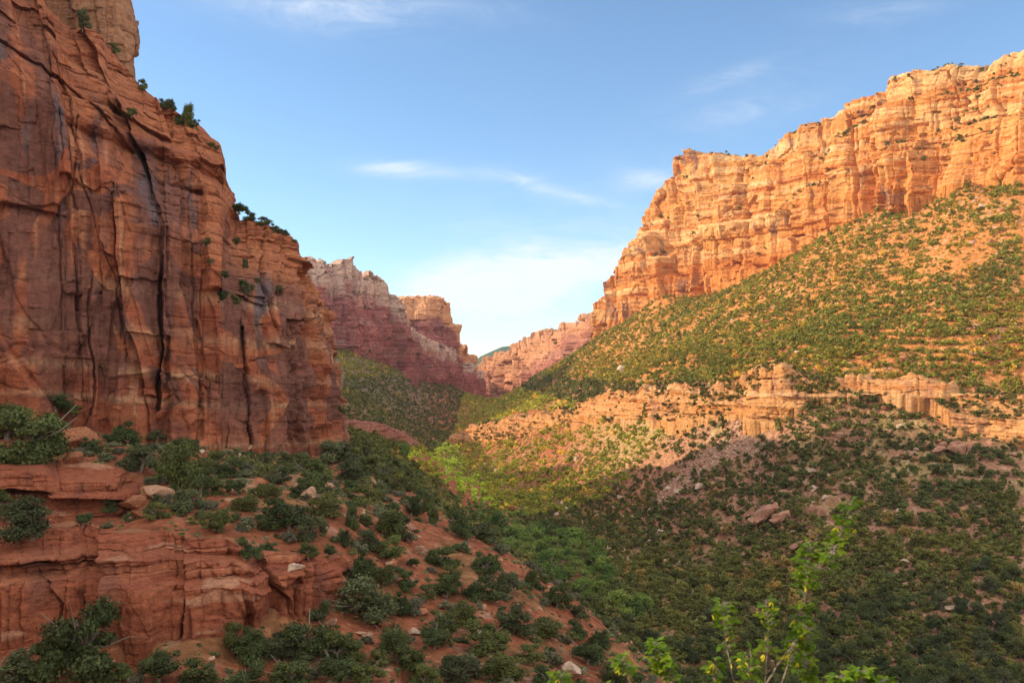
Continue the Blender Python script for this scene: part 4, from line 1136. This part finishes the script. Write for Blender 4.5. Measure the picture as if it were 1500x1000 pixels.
# ------------------------------------------------------------------ rocks
def boulder(rng, sub, planes=9, sq=(1, 1, 1), rough=0.03):
    V, Q = sub; V = V.copy()
    for _ in range(planes):
        n = rng.normal(size=3); n /= np.linalg.norm(n); d = 0.42 + 0.36 * rng.random()
        t = V @ n - d; V -= np.maximum(t, 0)[:, None] * n
    V = V * np.array(sq); V += rough * fb3(V + rng.random() * 30, 0.35, 3)[:, None] * V / (np.linalg.norm(V, axis=1)[:, None] + .1)
    return V, Q


BC = [((0.42, 0.18, 0.10), 'red'), ((0.56, 0.33, 0.22), 'pale pink'), ((0.66, 0.48, 0.36), 'cream'), ((0.36, 0.15, 0.09), 'dark red')]
BM_ = []
for k in range(16):
    V, Q = boulder(rg, ICO3, 15 + k % 5, (1, 0.75 + 0.25 * rg.random(), 0.5 + 0.35 * rg.random()), 0.05)
    c, nm = BC[k % 4]; c = np.array(c)[None] * (1 + 0.22 * fb3(V + k * 3, 0.5, 3)[:, None])
    me = raw_mesh('boulder', V, Q, c, k=3); me.materials.append(M_ROCKN); BM_.append((me, nm))


def put_boulder(P, w, h, k, label, grp=None, rot=None, name='boulder'):
    o = bpy.data.objects.new(name, BM_[k][0]); C.objects.link(o)
    o.location = (P[0], P[1], P[2] + h * 0.18); o.scale = (w * 0.6, w * 0.55, h * 0.75)
    o.rotation_euler = rot or (rs.normal() * .2, rs.normal() * .2, rs.random() * 6.28)
    tag(o, label, 'boulder', grp); return o


def rock_pile(label, px, py, w_, h_, seed_):
    """A mass of broken angular blocks fused into one outcrop."""
    ry = np.random.default_rng(seed_); p = seat(px, py); W = w_ / F * p[1]; H = h_ / F * p[1]; VV, QQ, CC, off = [], [], [], 0
    for k in range(9):
        V, Q = boulder(ry, ICO3, 16, (1, 0.7, 0.55), 0.06)
        a = ry.random() * 0.6 - 0.5; ca, sa = math.cos(a), math.sin(a); b = 0.25 + 0.3 * ry.random()
        V = np.stack([V[:, 0] * math.cos(b) - V[:, 2] * math.sin(b), V[:, 1], V[:, 0] * math.sin(b) + V[:, 2] * math.cos(b)], 1)
        V = np.stack([V[:, 0] * ca - V[:, 1] * sa, V[:, 0] * sa + V[:, 1] * ca, V[:, 2]], 1)
        s_ = W * (0.16 + 0.26 * ry.random() * (1 - k / 14)); cx = (ry.random() - 0.5) * W * 0.8
        V = V * s_ + np.array([cx, ry.normal() * W * .12, H * (0.15 + 0.5 * ry.random() * (1 - abs(cx) / W * 1.6))])
        VV.append(V + p); QQ.append(Q + off); off += len(V); CC.append(np.array((0.50, 0.26, 0.18))[None] * (0.85 + 0.3 * ry.random() + 0.25 * fb3(V, 1.5, 3)[:, None]))
    o = link('outcrop', raw_mesh('outcrop', np.concatenate(VV), np.concatenate(QQ), np.concatenate(CC), k=3), M_ROCKN); tag(o, label, 'outcrop')


rock_pile('large broken pink rock mass on the shaded right-hand slope', 1134, 770, 64, 42, 4)
rock_pile('pink pile of broken rocks beside the tip of the tall sapling', 1176, 802, 44, 24, 8)
rock_pile('reddish broken outcrop at the shade line at far right', 1388, 664, 44, 26, 12)
HB = [  # px, py, w, h, variant, label
 (108, 652, 66, 36, 0, 'big slanting red slab boulder below the varnished cliff at far left'), (108, 672, 52, 24, 4, 'flat red boulder right under the big slanting slab at far left'), (228, 724, 56, 30, 1, 'leaning pale slab boulder left of the biggest juniper on the terrace'),
 (195, 738, 44, 20, 8, 'flat red slab lying right of the overhanging ledge'), (210, 752, 40, 16, 12, 'thin red slab in front of the flat slab by the ledge'), (430, 830, 30, 16, 2, 'cream block on top of the low bluff near its right end'),
 (612, 806, 16, 20, 1, 'pale pink standing rock in the middle of the red near slope'), (574, 824, 22, 16, 0, 'squat red rock left of the pale standing rock'), (604, 885, 22, 22, 3, 'tall dark red boulder between junipers right of the bluff end'), (620, 896, 18, 14, 0, 'rounded red boulder beside the tall dark red one'),
 (562, 914, 30, 18, 4, 'broad red boulder below the big juniper right of the bluff'), (487, 912, 12, 18, 1, 'pale upright flake at the right end of the bluff foot'), (474, 918, 14, 10, 5, 'pale block left of the upright flake by the bluff'), (728, 898, 18, 12, 0, 'small rounded red boulder low on the spur slope'),
 (708, 890, 12, 14, 1, 'small pale boulder left of the rounded one on the spur slope'), (742, 798, 12, 10, 2, 'cream boulder on the spur crest over the valley trees'), (804, 868, 22, 14, 0, 'red boulder on the spur slope beside the valley trees'), (540, 928, 26, 8, 5, 'flat pale flagstone on the soil below the bluff end'),
 (526, 925, 22, 7, 9, 'thin pale slab next to the flat flagstone'), (700, 925, 16, 8, 6, 'flat cream rock on the bare soil of the near slope'),
 (911, 542, 26, 18, 2, 'large cream boulder alone on the sunlit slope below the great wall'), (1108, 762, 26, 16, 5, 'pale block left of the large broken pink rock mass'), (1024, 712, 22, 14, 2, 'cream boulder in the middle of the rock chute'),
 (966, 778, 20, 12, 2, 'cream boulder at the toe of the rock chute'), (975, 822, 16, 14, 1, 'pink boulder right of the valley clump'), (1000, 824, 22, 14, 2, 'cream block above the two pink boulders on the lower slope'), (995, 850, 14, 10, 2, 'light cream boulder on the lower shaded slope'),
 (938, 824, 12, 10, 1, 'orange pink stone right of the bright green cottonwoods'), (1070, 798, 14, 14, 1, 'orange pink boulder left of the foreground sapling'), (1090, 812, 10, 9, 2, 'small cream stone left of the foreground sapling'),
 (1192, 732, 20, 12, 2, 'cream boulder above the sapling tip'), (1230, 640, 26, 14, 1, 'pink boulder at the shade line under the bench'), (1052, 702, 20, 12, 1, 'pink boulder on the right side of the rock chute'), (1330, 860, 24, 18, 1, 'pink rock right of the foreground sapling')]
for px, py, w_, h_, k, lab in HB:
    p = seat(px, py)
    if p is None: continue
    put_boulder(p, w_ / F * p[1] * 1.05, h_ / F * p[1] * 1.15, k, lab, rot=(0.15 if k % 2 else -0.1, 0.35 if k in (0, 1) else 0.1, (px * 0.37) % 3.1))
# scattered boulders
x, y = world_samples(16000, 0, 1560, 66, 620, rs); z = terrain_z(x, y); q = np.stack([x, y, z], 1)
bn = fb2(x / 16 + 60, y / 16, 3); sm_ = scree_mask(x, y, z)
kk = (rs.random(len(x)) < (0.28 + 0.9 * bn + 1.4 * sm_)) & visible(q, 0.5 + 0 * x)
q = q[kk]; s_m = sm_[kk]
r_ = (0.22 + 1.5 * rs.random(len(q)) ** 6) * np.where(q[:, 1] > 200, 1.5, 1.1)
ord_ = np.argsort(-r_ / q[:, 1]); q, r_, s_m = q[ord_], r_[ord_], s_m[ord_]
print('boulders', len(q))
for i in range(220):
    px = q[i, 0] / q[i, 1] * F + 750; py = HZ - q[i, 2] / q[i, 1] * F
    k = int(rs.integers(0, 16)); nm = BM_[k][1]
    where = zone(px, py, q[i, 1]) if q[i, 1] < 180 and px < 980 else ('on the shaded right-hand slope' if py > 650 else 'on the sunlit right-hand slope')
    put_boulder(q[i], r_[i] * 2, r_[i] * 1.5, k, nm + ' weathered boulder ' + where, nm + ' weathered boulders ' + where)
tb = [boulder(rg, ICO1 if k % 2 else ICO0, 5, (1, .8, .65), 0.0) for k in range(8)]
tb = [(V, Q, np.tile((0.46, 0.27, 0.18), (len(V), 1))) for V, Q in tb]
x, y = world_samples(60000, 0, 1560, 64, 420, rs); z = terrain_z(x, y); q2 = np.stack([x, y, z], 1)
kk = (rs.random(len(x)) < (0.45 + 1.2 * fb2(x / 11 + 60, y / 11, 3) + 2 * scree_mask(x, y, z))) & visible(q2, 0.3 + 0 * x); q2 = q2[kk]
r2 = (0.09 + 0.42 * rs.random(len(q2)) ** 3.5) * np.clip(q2[:, 1] / 130, 1.15, 2.0)
# the chute itself: a dense stream of blocks
u = rs.random(5000); p0 = pt(1115, 625, 380)[:2]; p1 = pt(960, 755, 388)[:2]; d = p1 - p0; nrm_ = np.array([-d[1], d[0]]) / np.linalg.norm(d)
c_ = p0 + d * (u ** 0.9)[:, None] + nrm_ * ((rs.normal(size=5000)) * (7 - 3 * u))[:, None]
q3 = np.c_[c_, terrain_z(c_[:, 0], c_[:, 1])]; r3 = 0.3 + 1.0 * rs.random(5000) ** 4
QA = np.concatenate([q[220:], q2, q3]); RA = np.concatenate([r_[220:], r2, r3]) * 0.5
tn = np.array([(0.9, 0.7, 0.6), (1.15, 1.1, 1.1), (1.35, 1.55, 1.75), (1.0, 0.85, 0.8)])[rs.integers(0, 4, len(QA))] * (0.8 + 0.4 * rs.random((len(QA), 1)))
tn[len(QA) - 5000:] = np.array([(1.1, 1.15, 1.2), (1.3, 1.5, 1.7), (0.95, .85, .85)])[rs.integers(0, 3, 5000)]
scatter_mesh('rubble', 'loose red and cream stones strewn over the slopes and down the rock chute', 'rubble', QA, RA, tb, M_ROCKN, tn, rs, (0.8, 1.3))
print('rocks', round(time.time() - T0, 1))


# ------------------------------------------------------------------ leafy saplings close to the viewpoint
def leaflet(c, d, up, L, W, V, Q, CC, col, fold=0.25):
    d = d / np.linalg.norm(d); s = np.cross(d, up); s /= np.linalg.norm(s) + 1e-9; u = np.cross(s, d)
    b = len(V)
    prof_ = [(0, 0.0), (0.22, 0.36), (0.45, 0.5), (0.62, 0.40), (0.75, 0.30), (1.0, 0.0)]
    for t, w in prof_:
        m_ = c + d * L * t - u * L * 0.18 * t * t
        V.append(m_); CC.append(np.array(col) * 0.85)
        if 0 < t < 1:
            V.append(m_ + s * W * w + u * W * w * fold); V.append(m_ - s * W * w + u * W * w * fold); CC.append(np.array(col)); CC.append(np.array(col))
    # indices: 0 base; then triples (mid, right, left); last tip
    m1 = b + 1
    Q += [(b, m1 + 1, m1), (b, m1, m1 + 2)]
    for k in range(3):
        a = m1 + 3 * k; n_ = a + 3
        Q += [(a, a + 1, n_ + 1), (a, n_ + 1, n_), (a, n_, n_ + 2), (a, n_ + 2, a + 2)]
    a = m1 + 9; t_ = a + 3
    Q += [(a, a + 1, t_), (a, t_, a + 2)]


def sapling(label, stems, Y0, leafn, Lf, rngs):
    """stems: list of (pixel polyline, radius m, leaves from this fraction)."""
    ry = np.random.default_rng(rngs); base = pt(stems[0][0][0][0], stems[0][0][0][1], Y0)
    root = bpy.data.objects.new('sapling', None); C.objects.link(root); root.location = base.tolist()
    tag(root, label, 'sapling')
    paths = []; V, Q, CC = [], [], []; clusters = []
    for poly, r0, f0, nl, pods in stems:
        pts = []
        for k, (px, py) in enumerate(poly): pts.append(pt(px, py, Y0 + 0.12 * math.sin(px * 0.37 + py * 0.11)) - base)
        pts = np.array(pts); t = np.linspace(0, 1, len(pts)); tt = np.linspace(0, 1, len(pts) * 4)
        pts = np.stack([np.interp(tt, t, pts[:, j]) for j in range(3)], 1) + 0.006 * ry.normal(size=(len(tt), 3)).cumsum(0) * 0.25
        paths.append((pts, np.linspace(r0 * 0.62, r0 * 0.2, len(tt))))
        for q in range(int(nl * 3.6)):
            u = f0 + (1 - f0) * ry.random() ** 0.85; c = np.array([np.interp(u, tt, pts[:, j]) for j in range(3)])
            a = ry.random() * 6.283
            d = np.array([math.cos(a), math.sin(a) * 0.8, 0.35 * ry.normal() + 0.15]); d /= np.linalg.norm(d)
            pet = Lf * (0.3 + 0.6 * ry.random()); e = c + d * pet
            paths.append((np.array([c, (c + e) / 2 + np.array([0, 0, 0.004]), e]), [0.0016, 0.0013, 0.001]))
            g = ry.random(); g = g ** 2; col = (np.array([0.13, 0.26, 0.015]) * (1 - g) + np.array([0.28, 0.38, 0.025]) * g)
            up = np.array([0.3 * ry.normal(), 0.3 * ry.normal(), 1.0])
            side = np.cross(d, up); side /= np.linalg.norm(side)
            sc_ = Lf * (0.38 + 0.42 * ry.random())
            leaflet(e, d + np.array([0, 0, -0.15]), up, sc_ * 1.1, sc_ * 0.7, V, Q, CC, col)
            leaflet(e - d * 0.1 * pet, d * 0.5 + side, up, sc_ * 0.85, sc_ * 0.6, V, Q, CC, col)
            leaflet(e - d * 0.1 * pet, d * 0.5 - side, up, sc_ * 0.85, sc_ * 0.6, V, Q, CC, col)
        for q in range(int(pods * 2.2)):
            u = f0 + (1 - f0) * ry.random(); c = np.array([np.interp(u, tt, pts[:, j]) for j in range(3)]) + ry.normal(size=3) * np.array([0.025, 0.02, 0.01])
            SV, SQ, SC = [], [], []
            for w_ in range(3):
                dd_ = np.array([0.5 * ry.normal(), 0.4 * ry.normal(), -1.0])
                leaflet(c, dd_, np.array([1.0, 0.3, 0.1]), Lf * 0.55, Lf * 0.17, SV, SQ, SC, np.array([0.75, 0.66, 0.05]))
            clusters.append((SV, SQ, SC))
    TV, TQ = tubes(paths, 6)
    link('stem', raw_mesh('stem', TV, TQ, None, True), M_TWIG, root)
    link('foliage', raw_mesh('foliage', np.array(V), np.array(Q), np.array(CC), k=3), M_SAPL, root)
    for SV, SQ, SC in clusters: link('seed_cluster', raw_mesh('seed_cluster', np.array(SV), np.array(SQ), np.array(SC), k=3), M_SAPL, root)
    return root


sapling('tall leafy sapling with yellow seed pods rising at the bottom edge', [
    ([(1105, 1240), (1112, 1090), (1118, 1004), (1138, 975), (1158, 952), (1176, 925), (1180, 890), (1186, 850), (1184, 818), (1190, 800)], 0.009, 0.42, 46, 5),
    ([(1184, 850), (1200, 832), (1216, 812), (1226, 790), (1236, 762), (1244, 736)], 0.006, 0.15, 34, 1),
    ([(1105, 1180), (1140, 1010), (1150, 975), (1166, 945), (1178, 915)], 0.007, 0.5, 16, 4),
    ([(1105, 1150), (1122, 1000), (1125, 950), (1126, 900), (1122, 876)], 0.004, 0.45, 12, 4),
    ([(1105, 1190), (1090, 1040), (1075, 985), (1067, 940), (1066, 900), (1068, 884)], 0.004, 0.45, 18, 3),
    ([(1105, 1200), (1060, 1060), (1046, 1000), (1050, 962)], 0.004, 0.5, 16, 3),
    ([(1105, 1200), (1180, 1060), (1186, 1000), (1180, 960), (1184, 920)], 0.005, 0.45, 24, 2),
    ([(1105, 1180), (1100, 1040), (1096, 985), (1100, 955)], 0.004, 0.5, 16, 5)], 4.0, 40, 0.05, 3)
sapling('short leafy sapling left of the tall one at the bottom edge', [
    ([(960, 1250), (964, 1080), (967, 1000), (968, 950), (966, 936)], 0.005, 0.62, 24, 2), ([(962, 1150), (940, 1040), (918, 985), (912, 970)], 0.004, 0.6, 16, 1), ([(962, 1150), (985, 1050), (984, 1000), (978, 975)], 0.004, 0.6, 12, 1)], 4.2, 30, 0.05, 5)
sapling('lowest bright green sapling tips right of the tall one', [
    ([(1250, 1270), (1240, 1090), (1236, 1010), (1232, 988)], 0.005, 0.75, 16, 0), ([(1250, 1200), (1275, 1080), (1290, 1010), (1296, 992)], 0.004, 0.7, 14, 0), ([(1250, 1200), (1255, 1060), (1262, 1005), (1264, 985)], 0.004, 0.7, 14, 0)], 3.8, 30, 0.05, 7)
sapling('yellow green sapling tips left of the short one at the bottom edge', [
    ([(820, 1270), (822, 1090), (824, 1010), (822, 992)], 0.004, 0.78, 12, 2), ([(820, 1200), (870, 1060), (884, 1000)], 0.004, 0.7, 10, 1)], 4.1, 30, 0.05, 9)

#VEG1

# ------------------------------------------------------------------ haze
def haze():
    x0, x1, y0, y1, z0, z1 = -3100, 3100, -1600, 4600, -99, 330
    V = [(x, y, z) for x in (x0, x1) for y in (y0, y1) for z in (z0, z1)]
    me = bpy.data.meshes.new('haze')
    me.from_pydata(V, [], [(0, 1, 3, 2), (4, 6, 7, 5), (0, 4, 5, 1), (2, 3, 7, 6), (0, 2, 6, 4), (1, 5, 7, 3)])
    m, nt, out = new_mat('haze_air')
    v = node(nt, 'ShaderNodeVolumePrincipled', {'Color': (0.74, 0.84, 1.0, 1), 'Density': 0.00006, 'Anisotropy': 0.2})
    nt.links.new(v.outputs[0], out.inputs['Volume'])
    m.cycles.homogeneous_volume = True if hasattr(m.cycles, 'homogeneous_volume') else None
    o = link('haze', me, m)
    tag(o, 'thin pale blue haze filling the air of the canyon', 'haze', kind='stuff')


HAZE = True
if HAZE: haze()

# ------------------------------------------------------------------ sky
w = bpy.data.worlds.new('World'); bpy.context.scene.world = w; w.use_nodes = True
nt = w.node_tree
for n in list(nt.nodes): nt.nodes.remove(n)
out = nt.nodes.new('ShaderNodeOutputWorld')
elev = math.asin(SUN[2]); azim = math.atan2(SUN[0], SUN[1])
sky = node(nt, 'ShaderNodeTexSky', sky_type='NISHITA', sun_disc=False, sun_elevation=elev, sun_rotation=azim, altitude=1600.0, air_density=1.0, dust_density=0.4, ozone_density=2.0)
tc = node(nt, 'ShaderNodeTexCoord')
sep = node(nt, 'ShaderNodeSeparateXYZ', {0: tc.outputs['Generated']})


def mth(op, a, b=0.0, c=None):
    d = {0: a, 1: b}
    if c is not None: d[2] = c
    return node(nt, 'ShaderNodeMath', d, operation=op).outputs[0]


X_, Y_, Z_ = sep.outputs
az = mth('ARCTAN2', X_, Y_)                       # bearing from the canyon axis
el = mth('ARCSINE', Z_)


def blob(a0, e0, wa, we, rot=0.0):
    da = mth('SUBTRACT', az, a0); de = mth('SUBTRACT', el, e0)
    cr, sr = math.cos(rot), math.sin(rot)
    u = mth('DIVIDE', mth('ADD', mth('MULTIPLY', da, cr), mth('MULTIPLY', de, sr)), wa)
    v = mth('DIVIDE', mth('SUBTRACT', mth('MULTIPLY', de, cr), mth('MULTIPLY', da, sr)), we)
    q = mth('ADD', mth('MULTIPLY', u, u), mth('MULTIPLY', v, v))
    return mth('EXPONENT', mth('MULTIPLY', q, -1.0))


def ang(px, py):
    return math.atan((px - 750) / F), math.atan((HZ - py) / math.hypot(F, px - 750))


mpn = node(nt, 'ShaderNodeMapping', {'Vector': tc.outputs['Generated'], 'Scale': (1.0, 1.0, 3.4), 'Rotation': (0.0, 0.12, 0.0)})
cn = node(nt, 'ShaderNodeTexNoise', {'Vector': mpn.outputs[0], 'Scale': 4.2, 'Detail': 8.0, 'Roughness': 0.6, 'Distortion': 0.6}).outputs['Fac']
cn2 = node(nt, 'ShaderNodeTexNoise', {'Vector': mpn.outputs[0], 'Scale': 13.0, 'Detail': 9.0, 'Roughness': 0.68, 'Distortion': 1.0}).outputs['Fac']
mask = None
for (px, py, wx, wy, rot, a) in ((780, 405, 190, 40, 0.16, 1.5), (680, 450, 110, 50, 0.2, 0.9), (860, 500, 160, 50, .1, 0.8), (560, 246, 60, 14, 0.0, 0.45), (650, 252, 120, 12, -0.04, 0.30), (770, 265, 60, 12, -0.3, 0.32), (860, 292, 40, 8, -.2, 0.25), (1060, 115, 80, 12, 0.25, 0.3), (1100, 165, 90, 20, .15, 0.22),
                                 (470, 10, 200, 28, 0.05, 0.42), (960, 262, 60, 14, 0, 0.35), (1290, 15, 120, 18, 0, .3), (800, 300, 320, 70, 0.1, 0.22), (1120, 130, 170, 50, 0.2, 0.22), (600, 30, 250, 40, 0.05, 0.2)):
    a0, e0 = ang(px, py)
    b_ = mth('MULTIPLY', blob(a0, e0, wx / F, wy / F, rot), a)
    mask = b_ if mask is None else mth('ADD', mask, b_)
nz_ = mth('ADD', mth('MULTIPLY', cn, 0.45), mth('MULTIPLY', cn2, 0.55))
cl = node(nt, 'ShaderNodeMapRange', {'Value': mth('MULTIPLY', mask, mth('MULTIPLY_ADD', nz_, 4.2, -1.35)), 1: 0.0, 2: 1.25}, interpolation_type='SMOOTHSTEP').outputs[0]
# added unseen cloud behind and above the viewpoint, fill light for the shaded rock
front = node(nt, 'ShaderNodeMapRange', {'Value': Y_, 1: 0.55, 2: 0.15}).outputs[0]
fill_cloud = mth('MULTIPLY', node(nt, 'ShaderNodeMapRange', {'Value': nz_, 1: 0.36, 2: 0.56}, interpolation_type='SMOOTHSTEP').outputs[0], front)
cov = mth('MINIMUM', mth('ADD', mth('MULTIPLY', cl, 0.92), mth('MULTIPLY', fill_cloud, 0.9)), 1.0)
hor = node(nt, 'ShaderNodeMapRange', {'Value': el, 1: 0.30, 2: 0.0}).outputs[0]
skyc = mixc(nt, 1.0, sky.outputs[0], (1.0, 1.11, 1.13), 'MULTIPLY')
SKY_COL = skyc
fin = mixc(nt, mth('MULTIPLY', cl, 0.92), SKY_COL, (5.0, 5.25, 5.5))
fin = mixc(nt, mth('MULTIPLY', fill_cloud, 0.9), fin, (9.6, 8.7, 7.2))
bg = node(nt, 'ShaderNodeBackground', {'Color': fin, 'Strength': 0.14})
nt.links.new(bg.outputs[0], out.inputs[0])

sl = bpy.data.lights.new('sun', 'SUN'); sl.energy = 3.85; sl.angle = math.radians(0.5); sl.color = (1.0, 0.81, 0.52)
so = bpy.data.objects.new('sun', sl); C.objects.link(so)
so.rotation_euler = Vector(SUN.tolist()).to_track_quat('Z', 'Y').to_euler()

# ------------------------------------------------------------------ camera
cd = bpy.data.cameras.new('camera'); cam = bpy.data.objects.new('camera', cd); C.objects.link(cam)
cd.sensor_width = 36.0; cd.lens = 36.0 * F / 1500.0
cd.shift_y = (HZ - 500.0) / 1500.0
cam.rotation_euler = (math.radians(90), 0, 0)
cd.clip_start = 0.1; cd.clip_end = 30000
cd.dof.use_dof = True; cd.dof.focus_distance = 250.0; cd.dof.aperture_fstop = 5.6
sc = bpy.context.scene; sc.camera = cam
sc.view_settings.view_transform = 'Standard'; sc.view_settings.look = 'None'; sc.view_settings.exposure = 0.58; sc.view_settings.gamma = 1.0
sc.render.engine = 'CYCLES'
sc.cycles.max_bounces = 5; sc.cycles.diffuse_bounces = 3; sc.cycles.transmission_bounces = 2; sc.cycles.volume_bounces = 0
sc.cycles.use_denoising = True
print('script', round(time.time() - T0, 1))
